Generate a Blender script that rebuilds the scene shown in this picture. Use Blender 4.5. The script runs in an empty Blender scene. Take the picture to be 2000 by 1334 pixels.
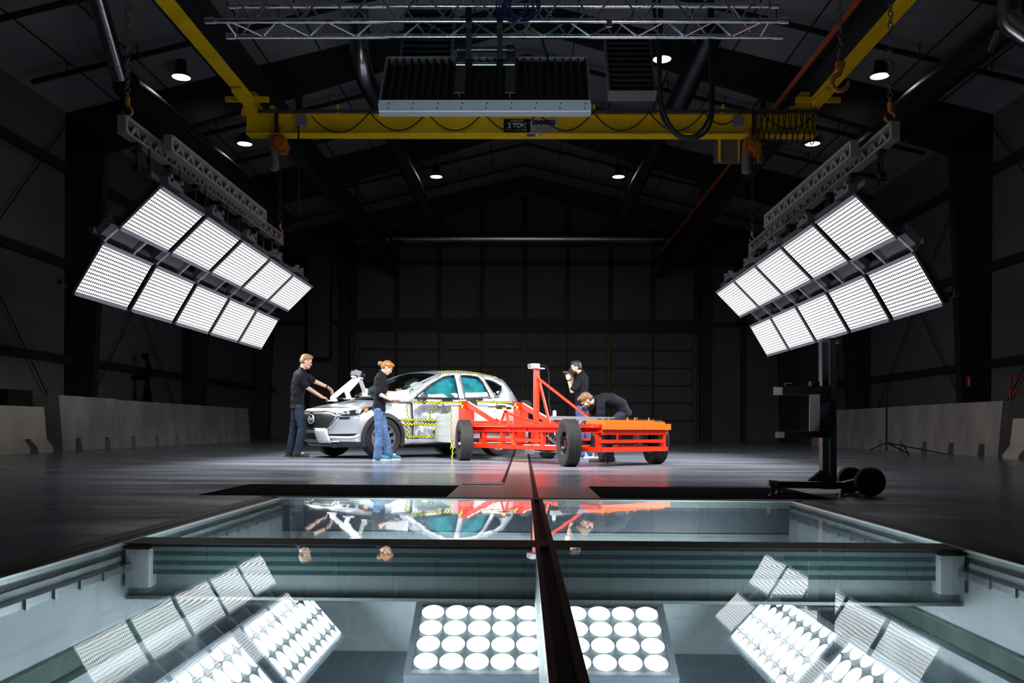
import bpy, bmesh, math, random
from mathutils import Vector, Matrix, noise
from mathutils.geometry import delaunay_2d_cdt, intersect_point_tri_2d
SC = bpy.context.scene
C = SC.collection
PI = math.pi
V = Vector
random.seed(7)

# ---------------------------------------------------------------- camera
F, CAMH, HX, HY, YAW, ROLL = 1700.0, 0.57, 1000.0, 834.0, 0.0137, 0.0062
W_ = V((-math.sin(YAW), math.cos(YAW), 0)); R0 = V((math.cos(YAW), math.sin(YAW), 0)); Z_ = V((0, 0, 1))
R_ = R0 * math.cos(ROLL) + Z_ * math.sin(ROLL)
U_ = -R0 * math.sin(ROLL) + Z_ * math.cos(ROLL)
cd = bpy.data.cameras.new('camera'); cam = bpy.data.objects.new('camera', cd); C.objects.link(cam)
cd.sensor_width = 36.0; cd.sensor_fit = 'HORIZONTAL'; cd.lens = F * 36 / 2000
cd.shift_x = 0.0; cd.shift_y = (HY - 667) / 2000
cd.clip_start = 0.05; cd.clip_end = 200
cam.matrix_world = Matrix(((R_.x, U_.x, -W_.x, 0), (R_.y, U_.y, -W_.y, 0), (R_.z, U_.z, -W_.z, CAMH), (0, 0, 0, 1)))
SC.camera = cam

def at(px, py, Y):                      # the point at depth Y that the photo shows at (px, py)
    d = W_ + R_ * ((px - HX) / F) + U_ * ((HY - py) / F)
    return V((0, 0, CAMH)) + d * (Y / d.y)
def fl(px, py, z=0.0):                  # the floor point the photo shows at (px, py)
    d = W_ + R_ * ((px - HX) / F) + U_ * ((HY - py) / F)
    return V((0, 0, CAMH)) + d * ((z - CAMH) / d.z)

# ---------------------------------------------------------------- world, exposure
wd = bpy.data.worlds.new('hall_air'); SC.world = wd; wd.use_nodes = True
wd.node_tree.nodes['Background'].inputs[0].default_value = (0.5, 0.55, 0.65, 1)
wd.node_tree.nodes['Background'].inputs[1].default_value = 0.004
SC.view_settings.view_transform = 'Standard'; SC.view_settings.look = 'None'
SC.view_settings.exposure = 0.0; SC.view_settings.gamma = 1.0
SC.view_settings.use_curve_mapping = False
SC.cycles.use_denoising = True
SC.cycles.max_bounces = 8; SC.cycles.diffuse_bounces = 3; SC.cycles.glossy_bounces = 4
SC.cycles.transparent_max_bounces = 16
SC.cycles.sample_clamp_indirect = 4.0
SC.cycles.caustics_reflective = False; SC.cycles.caustics_refractive = False
BANK_W = 27.0         # watts of each LED panel of the two side banks
HEAD_W = 230.0        # the wide floodlight facing the car (the small ones a quarter)
PIT_W = 60.0          # each light under the glass
BANK_LED, HEAD_LED, PIT_LED = 1.8, 3.0, 6.0   # glow of the single LEDs
def lamp(par, w, h, z, watts, spread, flip=False):   # the lamp of a fixture: shines along the parent's +z
    l = bpy.data.lights.new('lamp', 'AREA'); l.shape = 'RECTANGLE'; l.size = w; l.size_y = h; l.energy = watts; l.spread = math.radians(spread); l.color = (.97, .98, 1.0)
    o = bpy.data.objects.new('lamp', l); C.objects.link(o); o.parent = par
    o.matrix_local = Matrix.Translation((0, 0, z)) @ (Matrix.Identity(4) if flip else Matrix.Rotation(PI, 4, 'X')); return o

# ---------------------------------------------------------------- materials
MATS = {}
def mat(name, col=(.5, .5, .5), rough=.5, metal=0.0, coat=0.0, var=0.0, vscale=4.0, bump=0.0, bscale=30.0,
        stretch=None, emit=None, estr=0.0, spec=None, rvar=0.0, col2=None, sheen=0.0):
    if name in MATS: return MATS[name]
    m = bpy.data.materials.new(name); m.use_nodes = True
    nt = m.node_tree; b = nt.nodes['Principled BSDF']; L = nt.links.new
    b.inputs['Base Color'].default_value = (*col, 1); b.inputs['Roughness'].default_value = rough
    b.inputs['Metallic'].default_value = metal; b.inputs['Coat Weight'].default_value = coat
    b.inputs['Coat Roughness'].default_value = .05
    if spec is not None: b.inputs['Specular IOR Level'].default_value = spec
    if sheen: b.inputs['Sheen Weight'].default_value = sheen
    if emit: b.inputs['Emission Color'].default_value = (*emit, 1); b.inputs['Emission Strength'].default_value = estr
    if var or bump or rvar:
        tc = nt.nodes.new('ShaderNodeTexCoord'); mp = nt.nodes.new('ShaderNodeMapping')
        L(tc.outputs['Object'], mp.inputs['Vector'])
        if stretch: mp.inputs['Scale'].default_value = stretch
    if var or rvar:
        n = nt.nodes.new('ShaderNodeTexNoise'); n.inputs['Scale'].default_value = vscale
        n.inputs['Detail'].default_value = 5; n.inputs['Roughness'].default_value = .6
        L(mp.outputs['Vector'], n.inputs['Vector'])
    if var:
        r = nt.nodes.new('ShaderNodeValToRGB')
        c2 = col2 if col2 else tuple(min(1, c * (1 + var)) for c in col)
        r.color_ramp.elements[0].position = .35; r.color_ramp.elements[1].position = .68
        r.color_ramp.elements[0].color = (*[c * (1 - var) for c in col], 1)
        r.color_ramp.elements[1].color = (*c2, 1)
        L(n.outputs['Fac'], r.inputs['Fac']); L(r.outputs['Color'], b.inputs['Base Color'])
    if rvar:
        mr = nt.nodes.new('ShaderNodeMapRange'); mr.inputs['To Min'].default_value = max(.02, rough - rvar)
        mr.inputs['To Max'].default_value = rough + rvar; mr.inputs['From Min'].default_value = .3; mr.inputs['From Max'].default_value = .7
        L(n.outputs['Fac'], mr.inputs['Value']); L(mr.outputs['Result'], b.inputs['Roughness'])
    if bump:
        n2 = nt.nodes.new('ShaderNodeTexNoise'); n2.inputs['Scale'].default_value = bscale; n2.inputs['Detail'].default_value = 3
        L(mp.outputs['Vector'], n2.inputs['Vector'])
        bp = nt.nodes.new('ShaderNodeBump'); bp.inputs['Strength'].default_value = bump; bp.inputs['Distance'].default_value = .02
        L(n2.outputs['Fac'], bp.inputs['Height']); L(bp.outputs['Normal'], b.inputs['Normal'])
    MATS[name] = m; return m

def led_mat(name, pitch, rad, strength, base=.012, col=(1, .985, 1.0)):
    m = bpy.data.materials.new(name); m.use_nodes = True; nt = m.node_tree; L = nt.links.new
    b = nt.nodes['Principled BSDF']; b.inputs['Base Color'].default_value = (.03, .03, .04, 1); b.inputs['Roughness'].default_value = .4
    tc = nt.nodes.new('ShaderNodeTexCoord'); sp = nt.nodes.new('ShaderNodeSeparateXYZ'); L(tc.outputs['Object'], sp.inputs[0])
    def M(op, a, bb=None):
        n = nt.nodes.new('ShaderNodeMath'); n.operation = op
        for i, x in enumerate((a, bb)):
            if x is None: continue
            if isinstance(x, (int, float)): n.inputs[i].default_value = x
            else: L(x, n.inputs[i])
        return n.outputs[0]
    d2 = None
    for ax in ('X', 'Y'):
        t = M('SUBTRACT', M('FRACT', M('DIVIDE', sp.outputs[ax], pitch)), .5)
        q = M('MULTIPLY', t, t); d2 = q if d2 is None else M('ADD', d2, q)
    on = M('LESS_THAN', d2, rad * rad)
    s = M('ADD', M('MULTIPLY', on, strength), base * strength * .2)
    b.inputs['Emission Color'].default_value = (*col, 1); L(s, b.inputs['Emission Strength'])
    return m

def glass_mat(name, tint, rough=0.0, wave=0.0, wscale=2.0, ior=1.5, stretch=(1, 1, 1)):
    m = bpy.data.materials.new(name); m.use_nodes = True; nt = m.node_tree; L = nt.links.new
    nt.nodes.remove(nt.nodes['Principled BSDF'])
    out = nt.nodes['Material Output']
    tr = nt.nodes.new('ShaderNodeBsdfTransparent'); tr.inputs[0].default_value = (*tint, 1)
    gl = nt.nodes.new('ShaderNodeBsdfGlossy'); gl.inputs['Color'].default_value = (.97, .99, 1, 1); gl.inputs['Roughness'].default_value = rough
    fr = nt.nodes.new('ShaderNodeFresnel')
    ge = nt.nodes.new('ShaderNodeNewGeometry'); io = nt.nodes.new('ShaderNodeMapRange')   # same index whichever way the sheet faces
    io.inputs['To Min'].default_value = ior; io.inputs['To Max'].default_value = 1 / ior
    L(ge.outputs['Backfacing'], io.inputs['Value']); L(io.outputs[0], fr.inputs['IOR'])
    mx = nt.nodes.new('ShaderNodeMixShader')
    # fresnel on both sides of the sheet as seen from the air side
    L(fr.outputs[0], mx.inputs[0]); L(tr.outputs[0], mx.inputs[1]); L(gl.outputs[0], mx.inputs[2]); L(mx.outputs[0], out.inputs[0])
    if wave:
        tc = nt.nodes.new('ShaderNodeTexCoord'); mp = nt.nodes.new('ShaderNodeMapping'); mp.inputs['Scale'].default_value = stretch
        n = nt.nodes.new('ShaderNodeTexNoise'); n.inputs['Scale'].default_value = wscale; n.inputs['Detail'].default_value = 2
        bp = nt.nodes.new('ShaderNodeBump'); bp.inputs['Strength'].default_value = wave; bp.inputs['Distance'].default_value = .01
        L(tc.outputs['Object'], mp.inputs[0]); L(mp.outputs[0], n.inputs['Vector']); L(n.outputs['Fac'], bp.inputs['Height'])
        L(bp.outputs[0], gl.inputs['Normal'])
    MATS[name] = m; return m

M_black = mat('black_plastic', (.008, .008, .009), .6, spec=.25)
M_blackm = mat('black_metal', (.015, .015, .017), .4, .3)
M_rubber = mat('rubber', (.019, .0185, .0185), .75)
M_alu = mat('aluminium', (.62, .63, .66), .28, 1.0, rvar=.08, vscale=9)
M_alud = mat('dull_aluminium', (.33, .34, .36), .45, .8)
M_steel = mat('steel', (.35, .36, .38), .35, 1.0)
M_chrome = mat('chrome', (.85, .86, .88), .08, 1.0)
M_white = mat('white_paint', (.82, .82, .82), .4)
M_yellow = mat('crane_yellow', (.84, .58, .004), .45, var=.10, vscale=2)
M_orange = mat('hoist_orange', (.36, .115, .010), .5)
M_red = mat('cart_red', (.80, .035, .008), .35, coat=.3)
M_cartor = mat('cart_orange', (.85, .16, .01), .35, coat=.3)
M_tapey = mat('tape_yellow', (.90, .85, .0), .5)
M_tapek = mat('tape_black', (.012, .012, .012), .5)
M_skin = mat('skin', (.62, .36, .25), .5, var=.08, vscale=30)
M_brass = mat('brass', (.75, .6, .25), .35, 1.0)

# ---------------------------------------------------------------- mesh builder and object helpers
MW = {}
ROOT = {}
class MB:
    def __init__(s): s.v = []; s.f = []; s.mi = []; s.cur = 0
    def add(s, vs, fs):
        o = len(s.v); s.v.extend(V(p) for p in vs)
        for f in fs: s.f.append([i + o for i in f]); s.mi.append(s.cur)
        return s
    def box(s, c, size, R=None):
        hx, hy, hz = size[0] / 2, size[1] / 2, size[2] / 2
        p = [V((x, y, z)) for x in (-hx, hx) for y in (-hy, hy) for z in (-hz, hz)]
        if R is not None: p = [R @ q for q in p]
        c = V(c)
        return s.add([q + c for q in p], [(0, 1, 3, 2), (4, 6, 7, 5), (0, 4, 5, 1), (2, 3, 7, 6), (0, 2, 6, 4), (1, 5, 7, 3)])
    def box2(s, a, b):
        return s.box([(a[i] + b[i]) / 2 for i in range(3)], [abs(b[i] - a[i]) for i in range(3)])
    def bar(s, p, q, w, h, up=(0, 0, 1)):
        p, q = V(p), V(q); d = (q - p); L = d.length
        if L < 1e-6: return s
        d /= L; x = d.cross(V(up))
        if x.length < 1e-4: x = d.cross(V((1, 0, 0)))
        x.normalize(); y = x.cross(d)
        R = Matrix((x, d, y)).transposed()
        return s.box((p + q) / 2, (w, L, h), R)
    def tube(s, pts, r, n=10, caps=True):
        pts = [V(p) for p in pts]; N = len(pts)
        rs = r if isinstance(r, (list, tuple)) else [r] * N
        o = len(s.v); prev = None
        for i, p in enumerate(pts):
            d = (pts[min(i + 1, N - 1)] - pts[max(i - 1, 0)]).normalized()
            if prev is None:
                a = d.cross(V((0, 0, 1)))
                if a.length < 1e-3: a = d.cross(V((1, 0, 0)))
            else:
                a = prev - d * prev.dot(d)
                if a.length < 1e-4: a = d.cross(V((0.3, 1, 0.2)))
            a.normalize(); prev = a; b = d.cross(a)
            for k in range(n):
                t = 2 * PI * k / n
                s.v.append(p + (a * math.cos(t) + b * math.sin(t)) * rs[i])
        for i in range(N - 1):
            for k in range(n):
                k2 = (k + 1) % n
                s.f.append([o + i * n + k, o + i * n + k2, o + (i + 1) * n + k2, o + (i + 1) * n + k]); s.mi.append(s.cur)
        if caps:
            s.f.append([o + k for k in range(n)][::-1]); s.mi.append(s.cur)
            s.f.append([o + (N - 1) * n + k for k in range(n)]); s.mi.append(s.cur)
        return s
    def lathe(s, prof, o, ax, n=24, closed=False):
        ax = V(ax).normalized(); o = V(o); a = ax.cross(V((0, 0, 1)))
        if a.length < 1e-3: a = ax.cross(V((1, 0, 0)))
        a.normalize(); b = ax.cross(a); base = len(s.v); P = len(prof)
        for (r, h) in prof:
            for k in range(n):
                t = 2 * PI * k / n
                s.v.append(o + ax * h + (a * math.cos(t) + b * math.sin(t)) * r)
        for i in range(P if closed else P - 1):
            i2 = (i + 1) % P
            for k in range(n):
                k2 = (k + 1) % n
                s.f.append([base + i * n + k, base + i * n + k2, base + i2 * n + k2, base + i2 * n + k]); s.mi.append(s.cur)
        return s
    def ball(s, c, rad, R=None, n=14, m=9):
        c = V(c); rad = rad if isinstance(rad, (list, tuple, Vector)) else (rad,) * 3
        vs = []; fs = []
        for i in range(m + 1):
            th = PI * i / m
            for k in range(n):
                t = 2 * PI * k / n
                q = V((rad[0] * math.sin(th) * math.cos(t), rad[1] * math.sin(th) * math.sin(t), rad[2] * math.cos(th)))
                vs.append(c + (R @ q if R is not None else q))
        for i in range(m):
            for k in range(n):
                k2 = (k + 1) % n
                fs.append((i * n + k, (i + 1) * n + k, (i + 1) * n + k2, i * n + k2))
        return s.add(vs, fs)
    def prism(s, poly, o, ex, ey, ez):
        o, ex, ey, ez = V(o), V(ex), V(ey), V(ez); n = len(poly)
        vs = [o + ex * a + ey * b for a, b in poly] + [o + ex * a + ey * b + ez for a, b in poly]
        fs = [list(range(n))[::-1], list(range(n, 2 * n))]
        fs += [(i, (i + 1) % n, n + (i + 1) % n, n + i) for i in range(n)]
        return s.add(vs, fs)
    def grid(s, fn, us, vs):
        P = [fn(u, v) for u in us for v in vs]; nv = len(vs)
        return s.add(P, [(i * nv + j, (i + 1) * nv + j, (i + 1) * nv + j + 1, i * nv + j + 1) for i in range(len(us) - 1) for j in range(nv - 1)])
    def build(s, name, m, parent=None, world=False, smooth=35, weld=False):
        me = bpy.data.meshes.new(name)
        vs = s.v
        if parent is not None and world:
            inv = MW[parent.name].inverted(); vs = [inv @ p for p in vs]
        me.from_pydata([tuple(p) for p in vs], [], s.f)
        ms = m if isinstance(m, (list, tuple)) else [m]
        for x in ms: me.materials.append(x)
        if len(ms) > 1:
            for p, i in zip(me.polygons, s.mi): p.material_index = i
        bm = bmesh.new(); bm.from_mesh(me)
        if weld: bmesh.ops.remove_doubles(bm, verts=bm.verts, dist=1e-4)
        bmesh.ops.recalc_face_normals(bm, faces=bm.faces); bm.to_mesh(me); bm.free()
        if smooth:
            me.shade_smooth(); me.set_sharp_from_angle(angle=math.radians(smooth))
        return link(name, me, parent)
def link(name, me, parent=None):
    o = bpy.data.objects.new(name, me); C.objects.link(o)
    if parent is not None: o.parent = parent; MW[o.name] = MW[parent.name]
    else: MW[o.name] = Matrix.Identity(4)
    return o
def tag(o, label, cat, group=None):
    o['label'] = label; o['category'] = cat
    if group: o['group'] = group
    return o
def thing(name, label, cat, M=None, group=None):
    o = bpy.data.objects.new(name, None); C.objects.link(o); o.empty_display_size = .1
    if M is None: M = Matrix.Identity(4)
    elif not isinstance(M, Matrix): M = Matrix.Translation(V(M))
    o.matrix_world = M; MW[o.name] = M.copy()
    return tag(o, label, cat, group)
def struct(name, mb, m, smooth=0):
    o = mb.build(name, m, smooth=smooth); o['kind'] = 'structure'; return o
def frame(o, x, z):                     # matrix from origin, x axis, z axis
    x = V(x).normalized(); z = V(z); z = (z - x * z.dot(x)).normalized(); y = z.cross(x)
    return Matrix(((x.x, y.x, z.x, o[0]), (x.y, y.y, z.y, o[1]), (x.z, y.z, z.z, o[2]), (0, 0, 0, 1)))
def dup(root, M, label, group=None):
    r = root.copy(); C.objects.link(r); r.matrix_world = M; MW[r.name] = M.copy(); r['label'] = label
    if group: r['group'] = group
    for ch in [o for o in C.objects if o.parent == root]:
        c = ch.copy(); C.objects.link(c); c.parent = r; MW[c.name] = M
        for g in [o for o in C.objects if o.parent == ch]:
            d = g.copy(); C.objects.link(d); d.parent = c; MW[d.name] = M
    return r
def text(name, body, size, M, m, parent, world=False, bold=0.0, sx=1.0, ext=.002):
    cu = bpy.data.curves.new(name, 'FONT'); cu.body = body; cu.size = size; cu.align_x = 'CENTER'; cu.align_y = 'CENTER'
    cu.extrude = ext; cu.offset = bold; cu.resolution_u = 3
    t = bpy.data.objects.new(name, cu); C.objects.link(t)
    bpy.context.view_layer.update()
    me = bpy.data.meshes.new_from_object(t.evaluated_get(bpy.context.evaluated_depsgraph_get()))
    C.objects.unlink(t); bpy.data.objects.remove(t)
    if sx != 1.0: me.transform(Matrix.Diagonal((sx, 1, 1, 1)))
    if world: M = MW[parent.name].inverted() @ M
    me.transform(M); me.materials.clear(); me.materials.append(m)
    return link(name, me, parent)
def lerp(a, b, t): return a + (b - a) * t
def interp(x, tab):
    if x <= tab[0][0]: return tab[0][1]
    for (a, b), (c, d) in zip(tab, tab[1:]):
        if x <= c: return b + (d - b) * (x - a) / (c - a)
    return tab[-1][1]
def sstep(a, b, x):
    t = min(1, max(0, (x - a) / (b - a))); return t * t * (3 - 2 * t)
def linspace(a, b, n): return [a + (b - a) * i / (n - 1) for i in range(n)]
def curve(P, n=5):                       # Catmull-Rom through the points
    P = [V(p) for p in P]; out = []
    for i in range(len(P) - 1):
        a, b_, c, d = P[max(0, i - 1)], P[i], P[i + 1], P[min(len(P) - 1, i + 2)]
        for k in range(n):
            t = k / n; out.append(.5 * (2 * b_ + (c - a) * t + (2 * a - 5 * b_ + 4 * c - d) * t * t + (3 * b_ - a - 3 * c + d) * t ** 3))
    return out + [P[-1]]
def sag(p, q, drop, n=14):
    p, q = V(p), V(q)
    return [p.lerp(q, t) - V((0, 0, drop * 4 * t * (1 - t))) for t in linspace(0, 1, n)]
# ================================================================ the setting
M_floor = mat('polished_concrete', (.235, .255, .30), .22, var=.35, vscale=.9, rvar=.08, bump=.06, bscale=3.0, stretch=(.35, 1.6, 1))
M_conc = mat('lane_concrete', (.29, .28, .265), .34, var=.2, vscale=2.5, rvar=.06, bump=.05, bscale=4, stretch=(.6, 1.4, 1))
M_dplate = mat('dark_floor_plate', (.022, .020, .021), .7, var=.2, vscale=3, spec=0)
M_wall = mat('wall_liner', (.105, .10, .112), .7, var=.12, vscale=.4)
M_roof = mat('roof_liner', (.30, .29, .31), .7, var=.15, vscale=.5)
M_frame = mat('dark_steel', (.012, .012, .014), .6)
M_pitw = mat('pit_concrete', (.74, .77, .80), .7, var=.12, vscale=1.4)
M_pitf = mat('pit_floor', (.20, .235, .27), .55, var=.15, vscale=1.2)
M_green = mat('green_seal', (.10, .16, .13), .6, var=.3, vscale=5)
M_teal = mat('glass_edge_reflection', (.018, .045, .048), .3)
M_teal2 = mat('glass_edge_reflection_light', (.15, .23, .23), .3)
M_edge = mat('frame_edge', (.62, .62, .60), .3, .6)
M_pitsteel = mat('pit_frame_steel', (.035, .032, .033), .55, 0, var=.15, vscale=5, spec=.25)
M_pitsteel2 = mat('pit_frame_pale', (.085, .08, .082), .55, 0, var=.2, vscale=5, spec=.25)
WX, Y0, YB, EAVE, RIDGE = 11.65, -3.0, 40.0, 8.45, 11.3
PX0, PX1, PY0, PY1 = -1.90, 2.08, 1.0, 6.78       # the pit opening

b = MB()
for x0, x1, y0, y1 in ((-WX, WX, PY1 + .06, YB), (-WX, WX, Y0, PY0), (-WX, PX0 - .06, PY0, PY1 + .06), (PX1 + .06, WX, PY0, PY1 + .06)):
    b.box2((x0, y0, -.25), (x1, y1, 0))
struct('floor', b, M_floor)
b = MB(); b.box2((-.19, 8.3, 0), (.075, 30, .003)); b.box2((-.62, 6.95, 0), (.075, 8.3, .003)); b.box2((.125, 6.95, 0), (.62, 8.3, .003))
struct('trim_1', b, M_conc)                                  # pale lane between the rails
b = MB()
b.box2((-.225, 8.75, .0), (-.192, 39, .004)); b.box2((.078, 6.8, .0), (.122, 39, .005))
struct('trim_2', b, M_black)                                  # the two rail slots
b = MB()
for x0, x1 in ((-2.65, -.62), (.62, 2.5)):
    n = 6
    for i in range(n):
        a = lerp(x0, x1, i / n); b.box2((a + .004, 7.05, 0), (a + (x1 - x0) / n - .004, 8.38, .004))
struct('trim_3', b, M_dplate)                                 # dark cover plates ahead of the pit
o = MB().box2((-.60, 8.55, .0), (-.20, 8.85, .006)).build('cover_strip', mat('pink_cover', (.5, .40, .38), .4), smooth=0)
tag(o, 'flat pinkish cover strip lying on the floor at the end of the left rail slot', 'floor plate')

def wall_side(sx, name):
    b = MB(); x = sx * WX
    b.box2((x, Y0, 0), (x + sx * .1, YB, EAVE + .1))
    return struct(name, b, M_wall)
wall_side(-1, 'wall_left'); wall_side(1, 'wall_right')
b = MB(); b.prism([(-WX, 0), (WX, 0), (WX, EAVE), (0, RIDGE), (-WX, EAVE)], (0, YB, 0), (1, 0, 0), (0, 0, 1), (0, .1, 0))
struct('wall_back', b, M_wall)
b = MB()
for s in (-1, 1):
    b.prism([(0, RIDGE), (s * WX, EAVE), (s * WX, EAVE + .1), (0, RIDGE + .1)], (0, Y0, 0), (1, 0, 0), (0, 0, 1), (0, YB - Y0, 0))
struct('ceiling', b, M_roof)
# purlins, roof seams and girts
b = MB()
def roofz(x): return RIDGE - (RIDGE - EAVE) * abs(x) / WX
for s in (-1, 1):
    for k in range(1, 9):
        x = s * WX * k / 9
        b.box2((x - .012, Y0, roofz(x) - .03), (x + .012, YB, roofz(x) - .002))
for y in (9.2, 11.8, 16.9, 19.5, 24.5, 27.1, 32.1, 34.7):
    for s in (-1, 1):
        P, Q = V((0, y, roofz(0) - .28)), V((s * (WX - .5), y, roofz(WX - .5) - .28)); b.bar(P, Q, .09, .09)
        for k in range(7): q = P.lerp(Q, (k + .5) / 7); b.bar(q, q + V((0, 0, .3)), .02, .02)
struct('trim_4', b, M_frame)
b = MB()
for s in (-1, 1):
    for z in (2.2, 4.6, 7.0):
        b.box2((s * WX, Y0, z - .1), (s * (WX - .18), YB, z + .1))
struct('trim_5', b, M_frame)
# rigid steel frames: tapered columns and rafters, one object per frame
for i, y in enumerate((6.8, 14.4, 22.0, 29.6, 37.2)):
    b = MB()
    for s in (-1, 1):
        b.prism([(s * WX, 0), (s * (WX - .68), 0), (s * (WX - 1.0), EAVE - .75), (s * WX, EAVE)], (0, y - .13, 0), (1, 0, 0), (0, 0, 1), (0, .26, 0))
        b.prism([(s * WX, EAVE), (0, RIDGE), (0, RIDGE - .6), (s * (WX - 1.0), EAVE - .95), (s * WX, EAVE - .9)], (0, y - .13, 0), (1, 0, 0), (0, 0, 1), (0, .26, 0))
    struct('trim_%d' % (6 + i), b, M_frame)
# wind bracing rods between frames
b = MB()
for s in (-1, 1):
    for y0, y1 in ((14.6, 21.8), (22.2, 29.4)):
        b.tube([(s * (WX - .12), y0, .3), (s * (WX - .12), y1, 8.2)], .018, 6); b.tube([(s * (WX - .12), y0, 8.2), (s * (WX - .12), y1, .3)], .018, 6)
struct('trim_11', b, M_frame)
# back wall: header, mullions
b = MB(); ZH = 5.15
for k in range(-6, 7):
    b.box2((k * 1.96 - .11, YB - .16, ZH), (k * 1.96 + .11, YB - .01, roofz(k * 1.96) - .2))
b.box2((-8.1, YB - .3, ZH - .25), (8.1, YB - .01, ZH + .35)); b.box2((-WX, YB - .16, 8.0), (WX, YB - .01, 8.2))
for s in (-1, 1): b.box2((s * 8.0, YB - .35, 0), (s * 8.5, YB - .01, 8.6)); b.box2((s * 8.5, YB - .16, 5.2), (s * WX, YB - .01, 5.4)); b.box2((s * 9.9, YB - .16, 0), (s * 10.1, YB - .01, 8.6))
struct('trim_12', b, M_frame)
# big sectional door under the header
b = MB(); b.box2((-7.95, YB - .1, 0), (7.95, YB - .02, ZH - .25)); d = struct('door_1', b, M_wall)
b = MB()
for k in range(-4, 5): b.box2((k * 1.96 - .05, YB - .15, 0), (k * 1.96 + .05, YB - .1, ZH - .25))
for z in (.9, 1.7, 2.5, 3.3, 4.1): b.box2((-7.95, YB - .14, z - .04), (7.95, YB - .1, z + .04))
b.build('door_rail', M_frame, d, smooth=0)
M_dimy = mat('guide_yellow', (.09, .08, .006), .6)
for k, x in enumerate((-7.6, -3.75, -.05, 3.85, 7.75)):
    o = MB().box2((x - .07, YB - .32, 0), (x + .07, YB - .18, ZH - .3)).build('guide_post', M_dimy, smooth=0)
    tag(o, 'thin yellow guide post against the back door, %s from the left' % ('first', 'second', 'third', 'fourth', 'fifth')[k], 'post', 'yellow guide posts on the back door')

# ---------------------------------------------------------------- the glazed pit
b = MB(); PZ = -1.2
b.box2((PX0 - .3, PY0 - .3, PZ), (PX0, PY1 + .36, -.02)); b.box2((PX1, PY0 - .3, PZ), (PX1 + .3, PY1 + .36, -.02))
struct('wall_pit_side', b, M_pitw)
b = MB(); b.box2((PX0 - .3, PY1 + .06, PZ), (PX1 + .3, PY1 + .36, -.26)); b.box2((PX0 - .3, PY0 - .3, PZ), (PX1 + .3, PY0, -.26))

struct('wall_pit_end', b, M_pitw)
struct('floor_pit', MB().box2((PX0 - .3, PY0 - .3, PZ - .1), (PX1 + .3, PY1 + .36, PZ)), M_pitf)
# green seal band and lower ledge along the side walls
b = MB()
for x, s in ((PX0, 1), (PX1, -1)):
    b.box2((x, PY0, -.46), (x + s * .03, PY1 + .06, -.37))
struct('trim_13', b, M_green)
b = MB()
for x, s in ((PX0, 1), (PX1, -1)):
    b.box2((x, PY0, -.46), (x + s * .09, PY1 + .06, PZ))
struct('trim_14', b, M_pitw)
# frame around the opening: pale outer strip, dark inner strip, bright edge
b = MB()
for x, s in ((PX0, -1), (PX1, 1)): b.box2((x + s * .085, PY0, -.03), (x + s * .19, PY1 + .19, .006))
b.box2((PX0 - .19, PY1 + .085, -.03), (PX1 + .19, PY1 + .16, .006))
struct('trim_15', b, M_pitsteel2)
b = MB()
for x, s in ((PX0, -1), (PX1, 1)): b.box2((x + s * .012, PY0, -.06), (x + s * .085, PY1 + .085, .003))
b.box2((PX0 - .085, PY1 + .01, -.06), (PX1 + .085, PY1 + .085, .003))
struct('trim_16', b, M_pitsteel)
b = MB()
for x, s in ((PX0, -1), (PX1, 1)): b.box2((x, PY0, -.05), (x + s * .012, PY1 + .01, .008))
b.box2((PX0, PY1, -.05), (PX1, PY1 + .01, .008))
struct('trim_17', b, M_edge)
# row of studs along the side ledges
b = MB()
for x, s in ((PX0, 1), (PX1, -1)):
    b.box2((x, PY0, -.115), (x + s * .05, PY1, -.085))
    for k in range(28): b.box2((x + s * .05, 1.2 + k * .2, -.12), (x + s * .06, 1.225 + k * .2, -.08))
struct('trim_18', b, M_alud)
# cross beam under the joint of the panes: strips painted as layered reflections of the laminated glass edge, web and corbels
YC0, YC1 = 4.13, 4.36
b = MB(); b.box2((PX0, YC0, -.012), (PX1, YC1, .004)); struct('trim_19', b, M_pitsteel)
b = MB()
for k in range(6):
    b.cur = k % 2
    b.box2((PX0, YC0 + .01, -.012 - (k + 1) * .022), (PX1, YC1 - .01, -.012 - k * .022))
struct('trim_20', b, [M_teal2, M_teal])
b = MB(); b.box2((PX0, YC0 + .05, -.25), (PX1, YC1 - .05, -.144)); b.box2((PX0, YC0 + .01, -.265), (PX1, YC1 - .01, -.25)); struct('trim_21', b, mat('beam_web', (.30, .34, .34), .6))
b = MB()
for x, s in ((PX0, 1), (PX1, -1)): b.box2((x + s * .02, YC0 - .04, -.20), (x + s * .13, YC1 + .02, -.02))
struct('trim_22', b, M_pitw)
# the centre rail: two dark steel flanges either side of a black slot
b = MB()
for x0, x1 in ((.058, .078), (.122, .148)): b.box2((x0, PY0, -.3), (x1, PY1 + .02, .012))
struct('trim_23', b, M_pitsteel)
struct('trim_24', MB().box2((.076, PY0, -.3), (.124, PY1 + .02, -.01)), M_black)
M_fglass = glass_mat('floor_glass', (.82, .92, .935), 0.0, .035, 1.3, 1.5, (1.0, 2.0, 1))
panes = (('near left', PX0 + .004, .056, PY0, YC0), ('near right', .150, PX1 - .004, PY0, YC0), ('far left', PX0 + .004, .056, YC1, PY1 - .002), ('far right', .150, PX1 - .004, YC1, PY1 - .002))
lab = {'near left': 'large glass floor pane left of the black centre rail, nearest the camera', 'near right': 'large glass floor pane right of the black centre rail, nearest the camera',
       'far left': 'glass floor pane beyond the cross beam, left of the rail, mirroring the silver car', 'far right': 'glass floor pane beyond the cross beam, right of the rail, mirroring the red cart'}
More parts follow.
